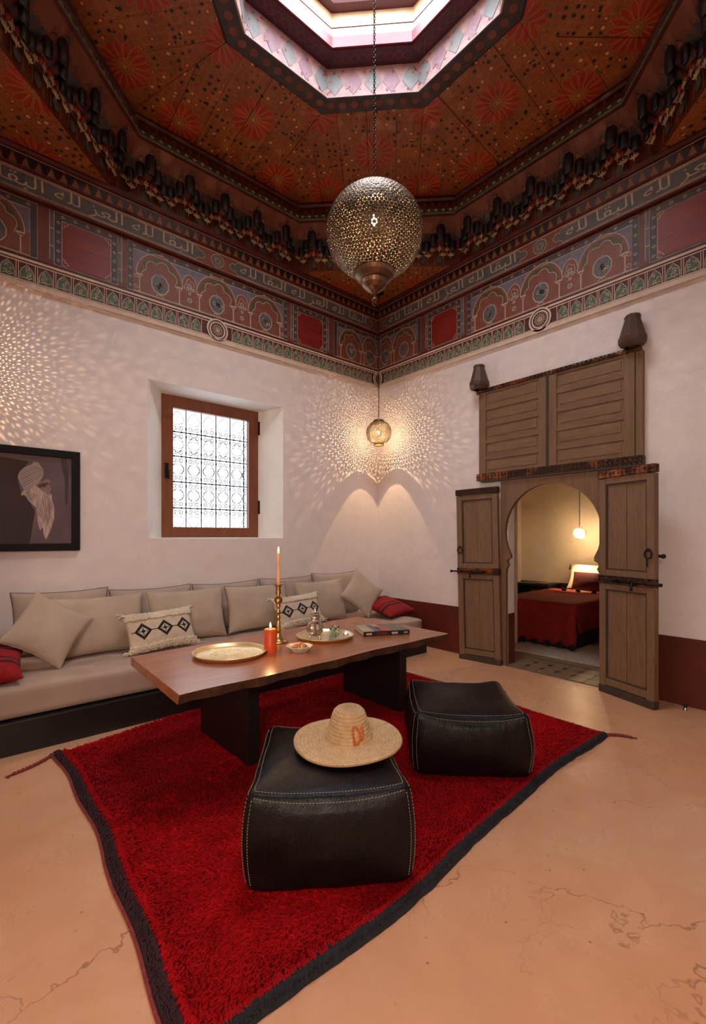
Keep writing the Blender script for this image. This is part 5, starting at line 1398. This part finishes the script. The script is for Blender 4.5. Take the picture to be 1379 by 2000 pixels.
# ragged pile over the borders
def fringe(n_, fx, name, mt, l_=.022):
    Vb = np.zeros((n_, 5, 3)); r2 = np.random.RandomState(9)
    for i in range(n_):
        (x, y_), (ax, ay) = fx(r2); L_ = l_*(.6+.8*r2.rand()); w2 = .0028; ax += r2.randn()*.35; ay += r2.randn()*.35; q_ = math.hypot(ax, ay); ax /= q_; ay /= q_
        z = .018; Vb[i] = [(x+ay*w2, y_-ax*w2, z), (x-ay*w2, y_+ax*w2, z), (x+ax*L_*.5-ay*w2, y_+ay*L_*.5+ax*w2, z+.012), (x+ax*L_*.5+ay*w2, y_+ay*L_*.5-ax*w2, z+.012), (x+ax*L_, y_+ay*L_, z+.004)]
    blades(Vb, name, mt, rug)
fringe(2600, lambda r: ((lambda x: ((x, nearY(x)+.030+.02*r.rand()), (0, -1)))(-3.94+2.83*r.rand())), 'pile_edge', M_RUG)
fringe(2200, lambda r: ((lambda y_: ((leftX(y_)+.055+.015*r.rand(), y_), (-1, 0)))(-3.45+2.2*r.rand())), 'pile_edge', M_RUG)
fringe(2600, lambda r: ((lambda x: ((x, nearY(x)-.015+.05*r.rand()), (.5, -.5)))(-3.94+2.83*r.rand())), 'black_tufts', M_RUGB, .014)
fringe(1500, lambda r: ((lambda y_: ((leftX(y_)+.03*r.rand(), y_), (-.6, -.6)))(-3.45+2.2*r.rand())), 'plum_tufts', M_RUGP, .016)
def tassel(a, b, n_=26):
    m = MB(); A, B = Vector((*a, .012)), Vector((*b, .008)); d = B-A; pn = Vector((-d.y, d.x, 0)).normalized()
    for s_ in (0, PI):
        m.tube([tuple(A+d*t/n_+pn*(.006*math.sin(t*1.5+s_)+.02*math.sin(t/n_*3))+Vector((0, 0, .005*math.cos(t*1.5+s_)))) for t in range(n_+1)], .0065, 5)
    for k in range(6): m.tube([tuple(B), tuple(B+d.normalized()*.03+pn*random.uniform(-.014, .014)-Vector((0, 0, .004)))], .0035, 4)
    return m.build('braided_tassel', M_RUGC, rug, label='thin braided red cord ending in a knot')
tassel((-3.97, -1.245), (-4.19, -1.375)); tassel((-1.105, -3.355), (-1.00, -3.495))

# ------------------------------------------------------------------ leather poufs
def pouf(label, corners, H, loc_z=.028, seed=0):
    """corners: four (x,y) of the top, counter-clockwise starting front-left"""
    c = [Vector(p) for p in corners]; ctr = sum(c, Vector((0, 0)))/4
    t = thing('leather_pouf', label, 'pouf', (ctr.x, ctr.y, loc_z))
    def S_(u, v, w_, off=0):
        n_ = 14.0; r = (abs(u)**n_+abs(v)**n_+abs(w_)**n_)**(1/n_); uu, vv, ww = u/r, v/r, w_/r
        a, b = (uu+1)/2, (vv+1)/2
        p = (c[0]*(1-a)*(1-b)+c[1]*a*(1-b)+c[2]*a*b+c[3]*(1-a)*b)-ctr
        side = 1+.085*(1-min(1, abs(ww))**2)*(.6+.4*(1-min(abs(uu), abs(vv))**4))
        side += .02*(1-ww)*.5
        p = p*side
        z = H*(ww+1)/2
        cu = max(0, 1-uu*uu)*max(0, 1-vv*vv)
        if ww > 0: z += min(1, ww*1.25)**6*(-.020*(1-cu**.5)*0+.006*cu+.026*(abs(uu)*abs(vv))**3-.022*(1-(abs(uu)*abs(vv))**2)*(max(abs(uu), abs(vv))**8))
        nn = noise.noise(Vector((p.x*5+seed, p.y*5, z*5)))+.5*noise.noise(Vector((p.x*14+seed, p.y*14, z*9)))
        P = Vector((p.x, p.y, z)); dr = Vector((p.x, p.y, (z-H/2)*1.2)).normalized()
        # pinch toward seams
        edge = max(min(abs(uu), abs(vv)), min(abs(uu), abs(ww)), min(abs(vv), abs(ww)))
        return P+dr*(.007*nn+off+.006*max(0, (edge-.90)/.1))
    n_ = 26; bm = bmesh.new(); bmesh.ops.create_cube(bm, size=2); bmesh.ops.subdivide_edges(bm, edges=bm.edges, cuts=n_, use_grid_fill=True)
    for v in bm.verts:
        u, v_, w_ = [math.sin(k*PI/2*.9)/math.sin(PI/2*.9) for k in v.co]
        v.co = S_(u, v_, w_)
        if v.co.z < 0: v.co.z = 0
    me = bpy.data.meshes.new('leather_body'); bm.to_mesh(me); bm.free(); me.materials.append(M_LEATHER)
    for p in me.polygons: p.use_smooth = True
    lb = obj('leather_body', me, t)
    # double rows of hand stitching beside every seam
    m = MB()
    def line(fn, L_):
        k = int(L_/.0125)
        for i in range(k):
            a, b = fn((i+.15)/k), fn((i+.75)/k)
            m.tube([a, (a+b)/2, b], .0014, 4)
    e = .935
    for s_ in (-1, 1):
        for (f1, f2) in ((lambda q: S_(q, s_*e, 1, .0022), lambda q: S_(q, s_*1, e-.02, .0016)), (lambda q: S_(s_*e, q, 1, .0016), lambda q: S_(s_*1, q, e-.02, .0016))):
            line(lambda q, f=f1: f(-.93+1.86*q), .6); line(lambda q, f=f2: f(-.93+1.86*q), .6)
        for s2 in (-1, 1):
            line(lambda q: S_(s_*e, s2, -.80+1.68*q, .0016), .36); line(lambda q: S_(s_, s2*e, -.80+1.68*q, .0016), .36)
    m.build('stitching', M_THREAD, lb, kind='stuff', label='pale dashed hand stitching')
    return t, S_
p1, S1 = pouf('near dark brown leather pouf with the straw hat on it', [(-3.628, -3.075), (-3.118, -3.430), (-2.765, -2.875), (-3.225, -2.555)], .365, seed=2)
p2, S2 = pouf('far dark brown leather pouf at the right end of the rug', [(-2.505, -2.905), (-2.060, -3.345), (-1.625, -2.875), (-2.075, -2.460)], .345, seed=8)

# ------------------------------------------------------------------ straw hat
HX, HY, HZ = -3.075, -3.010, .414
ht = thing('straw_hat', 'wide-brimmed plaited straw sun hat lying on the near pouf', 'hat', (HX, HY, HZ), (rad(2), rad(-2), 0))
def hatprof():
    pts = []
    crown = [(0, .158), (.030, .160), (.052, .155), (.066, .142), (.074, .118), (.083, .088), (.092, .055), (.101, .026), (.113, .014)]
    brim = [(.113+.0095*i, .014-.002*i*.55+.0005*i) for i in range(1, 14)]
    raw = crown+brim; L_ = [0]
    for a, b in zip(raw, raw[1:]): L_.append(L_[-1]+math.hypot(b[0]-a[0], b[1]-a[1]))
    n_ = 110
    for i in range(n_+1):
        s_ = L_[-1]*i/n_; j = max(k for k in range(len(L_)) if L_[k] <= s_+1e-9); j = min(j, len(raw)-2)
        t = (s_-L_[j])/(L_[j+1]-L_[j]); r = raw[j][0]+(raw[j+1][0]-raw[j][0])*t; z = raw[j][1]+(raw[j+1][1]-raw[j][1])*t
        dx_, dz_ = raw[j+1][0]-raw[j][0], raw[j+1][1]-raw[j][1]; q_ = math.hypot(dx_, dz_)
        b = .0042*abs(math.sin(PI*s_/.0155)); pts.append((max(0, r-dz_/q_*b), z+dx_/q_*b, s_))
    return pts, L_[-1]
HP, HL = hatprof()
def hat_pt(a, j, lift=0):
    r, z, s_ = HP[j]; k = max(0, (r-.115)/.12)
    rr_ = r*(1+k*(.03*math.cos(a*2+.8)+.02*math.sin(3*a))); zz = z+k*(.006*math.cos(2*a+2.2)+.004*math.sin(3*a+1)+.008)
    return (rr_*math.cos(a)+(lift*math.cos(a) if r < .12 else 0), rr_*math.sin(a)+(lift*math.sin(a) if r < .12 else 0), zz+(lift if r >= .12 else 0))
NA = 96; m = MB(); vs = []; uv = []
for j in range(len(HP)):
    for i in range(NA+1): vs.append(hat_pt(2*PI*i/NA, j)); uv.append((i/NA, HP[j][2]/.0155))
m.add(vs, [(j*(NA+1)+i, j*(NA+1)+i+1, (j+1)*(NA+1)+i+1, (j+1)*(NA+1)+i) for j in range(len(HP)-1) for i in range(NA)], 0, True, uv)
o = m.build('plaited_straw_body', M_STRAW, ht, False); sd = o.modifiers.new('thickness', 'SOLIDIFY'); sd.thickness = .004; sd.offset = -1
m = MB(); m.tube([hat_pt(2*PI*i/64, len(HP)-1) for i in range(64)], .0042, 6, 0, True); m.build('brim_edge', M_STRAW, ht)
# orange stitched emblem on the crown front right
m = MB(); 
a0 = math.atan2(CAM.y-HY, CAM.x-HX)+rad(28)
def cr(da, z):
    j = min(range(20, 70), key=lambda k: abs(HP[k][1]-z)); return hat_pt(a0+da, j, .003)
D_ = [(-.22, .106), (-.17, .040)]; m.tube([cr(*p) for p in [(-.30, .104), (-.29, .08), (-.27, .06), (-.25, .038)]], .0066, 6)
m.tube([cr(*p) for p in [(-.30, .104), (-.18, .108), (-.04, .098), (.04, .080), (.02, .056), (-.10, .042), (-.25, .038)]], .0066, 6)
m.tube([cr(*p) for p in [(.16, .104), (.20, .085), (.19, .062), (.10, .045)]], .0066, 6)
m.build('orange_lettering', M_ORANGEP, ht, label='orange stitched curved letter like a D')
# ------------------------------------------------------------------ bedroom
bd_ = thing('single_bed', 'single bed on a black base seen through the arched door', 'bed', (2.0, -1.72, 0))
m = MB(); m.box(-.90, -.47, 0.017, .95, .50, .30); m.build('bed_base', M_BLACK, bd_, bevel=.01)
slab('bed_mattress', -.92, .98, -.465, .49, .30, .53, M_PILWH, bd_)
# bedspread: draped sheet
bs = thing('bedspread', 'deep red bedspread with black pompoms draped over the bed', 'bedspread', (2.0, -1.72, 0))
m = MB(); xs_, ys_ = [], []
x0, x1, y0, y1 = -.945, .55, -.495, .50
def drape(i, j, nI=40, nJ=34):
    u = -.50+(x1-x0+.50)*i/nI; v = -.34+(y1-y0+.34)*j/nJ     # u<0 hangs off foot, v<0 hangs off the near side
    wv = .012*math.sin(v*16+1)+.008*math.sin(v*31); wu = .012*math.sin(u*14)+.006*math.sin(u*29)
    x, y_, z = x0+max(u, 0), y0+max(v, 0), .555
    ru = min(1, max(0, -u)/.04)
    if u < 0: z = min(z, .555+u); x -= .012*ru+wv*min(1, -u*3)
    if v < 0: z = min(z, .555+v*(1 if u > 0 else .4)+(0 if u >= 0 else u*.8)); y_ -= .012*min(1, -v/.04)+wu*min(1, -v*3)
    z += .006*noise.noise(Vector((u*5, v*5, 1)))
    return (x, y_, max(z, .035+.015*math.sin(v*9)))
nI, nJ = 44, 36
m.add([drape(i, j, nI, nJ) for i in range(nI+1) for j in range(nJ+1)], [(i*(nJ+1)+j, i*(nJ+1)+j+1, (i+1)*(nJ+1)+j+1, (i+1)*(nJ+1)+j) for i in range(nI) for j in range(nJ)], 0, True)
o = m.build('cloth', M_BEDRED, bs, False); sd = o.modifiers.new('thickness', 'SOLIDIFY'); sd.thickness = .008
def pompom(x, y_, z, r=.035):
    m = MB(); 
    for k in range(40):
        d = Vector((random.gauss(0, 1), random.gauss(0, 1), random.gauss(0, .8))).normalized()
        m.tube([tuple(d*r*.3), tuple(d*r*random.uniform(.85, 1.15))], .006, 4)
    m.build('pompom', M_TASSEL, bs, loc=(x, y_, z), label='black wool pompom')
for k in range(7): pompom(-.985, -.49+k*.155, .062+.01*(k % 2), .042)
for k in range(3): pompom(-.915+k*.5, -.50, .20, .03) if False else None
for yy in (-.40, -.20, 0.02, .22): pompom(.34, yy, .575, .034)
t = cushion('white_pillow', 'white pillow with a black tassel against the bedroom wall', 'pillow', 2.86, -1.72, .56, .84, .40, .16, 18, -90, 0, M_PILWH, None, 51, None, .09)
rest_on(t, .552)
m = MB(); m.tube([(0, 0, 0), (0, 0, -.03)], .004, 5); 
for k in range(10): m.tube([(0, 0, -.02), (random.uniform(-.012, .012), random.uniform(-.012, .012), -.085)], .004, 4)
tt = m.build('tassel', M_TASSEL, t, loc=(-.41, -.01, .385), label='black tassel'); tt.rotation_euler = (rad(0), 0, 0)
t = cushion('crimson_pillow', 'dark crimson pillow leaning on the white pillow', 'pillow', 2.62, -1.80, .56, .66, .29, .15, 22, -90, 0, M_BEDDK, None, 52, None, .05); rest_on(t, .556)
ns = thing('bedside_shelf', 'black bedside shelf to the left of the bed', 'shelf', (2.86, -.86, 0))
m = MB(); m.box(-.22, -.26, .565, .22, .30, .60); m.build('shelf_top', M_BLACK, ns, bevel=.003)
for sy in (-.25, .27): m = MB(); m.box(-.20, sy, 0, .20, sy+.02, .565); m.build('side_panel', M_BLACK, ns)
m = MB(); m.lathe([(0, 0), (.11, 0), (.13, .012), (.128, .014), (.108, .004), (0, .004)], 28); o = m.build('small_tray', M_SILVER, None, loc=(2.80, -.95, .60)); o['label'] = 'thin pale tray on the black bedside shelf'; o['category'] = 'tray'
m = MB(); m.box(.62, -3.4, .0, 1.55, -1.56, .016); o = m.build('bedroom_rug', M_WHITERUG, None, bevel=.006); o['label'] = 'pale grey wool rug on the bedroom floor beside the bed'; o['category'] = 'rug'
# door stop
ds = thing('door_stop', 'small steel door stop on the floor by the right wall', 'door stop', (-.118, -3.580, 0))
m = MB(); m.lathe([(0, 0), (.017, 0), (.017, .004), (.010, .006), (.010, .030), (0, .030)], 16); m.build('post', M_STEEL, ds)
m = MB(); m.lathe([(0, .030), (.014, .030), (.015, .038), (.012, .043), (0, .043)], 16); m.build('rubber_cap', M_BLACK, ds)
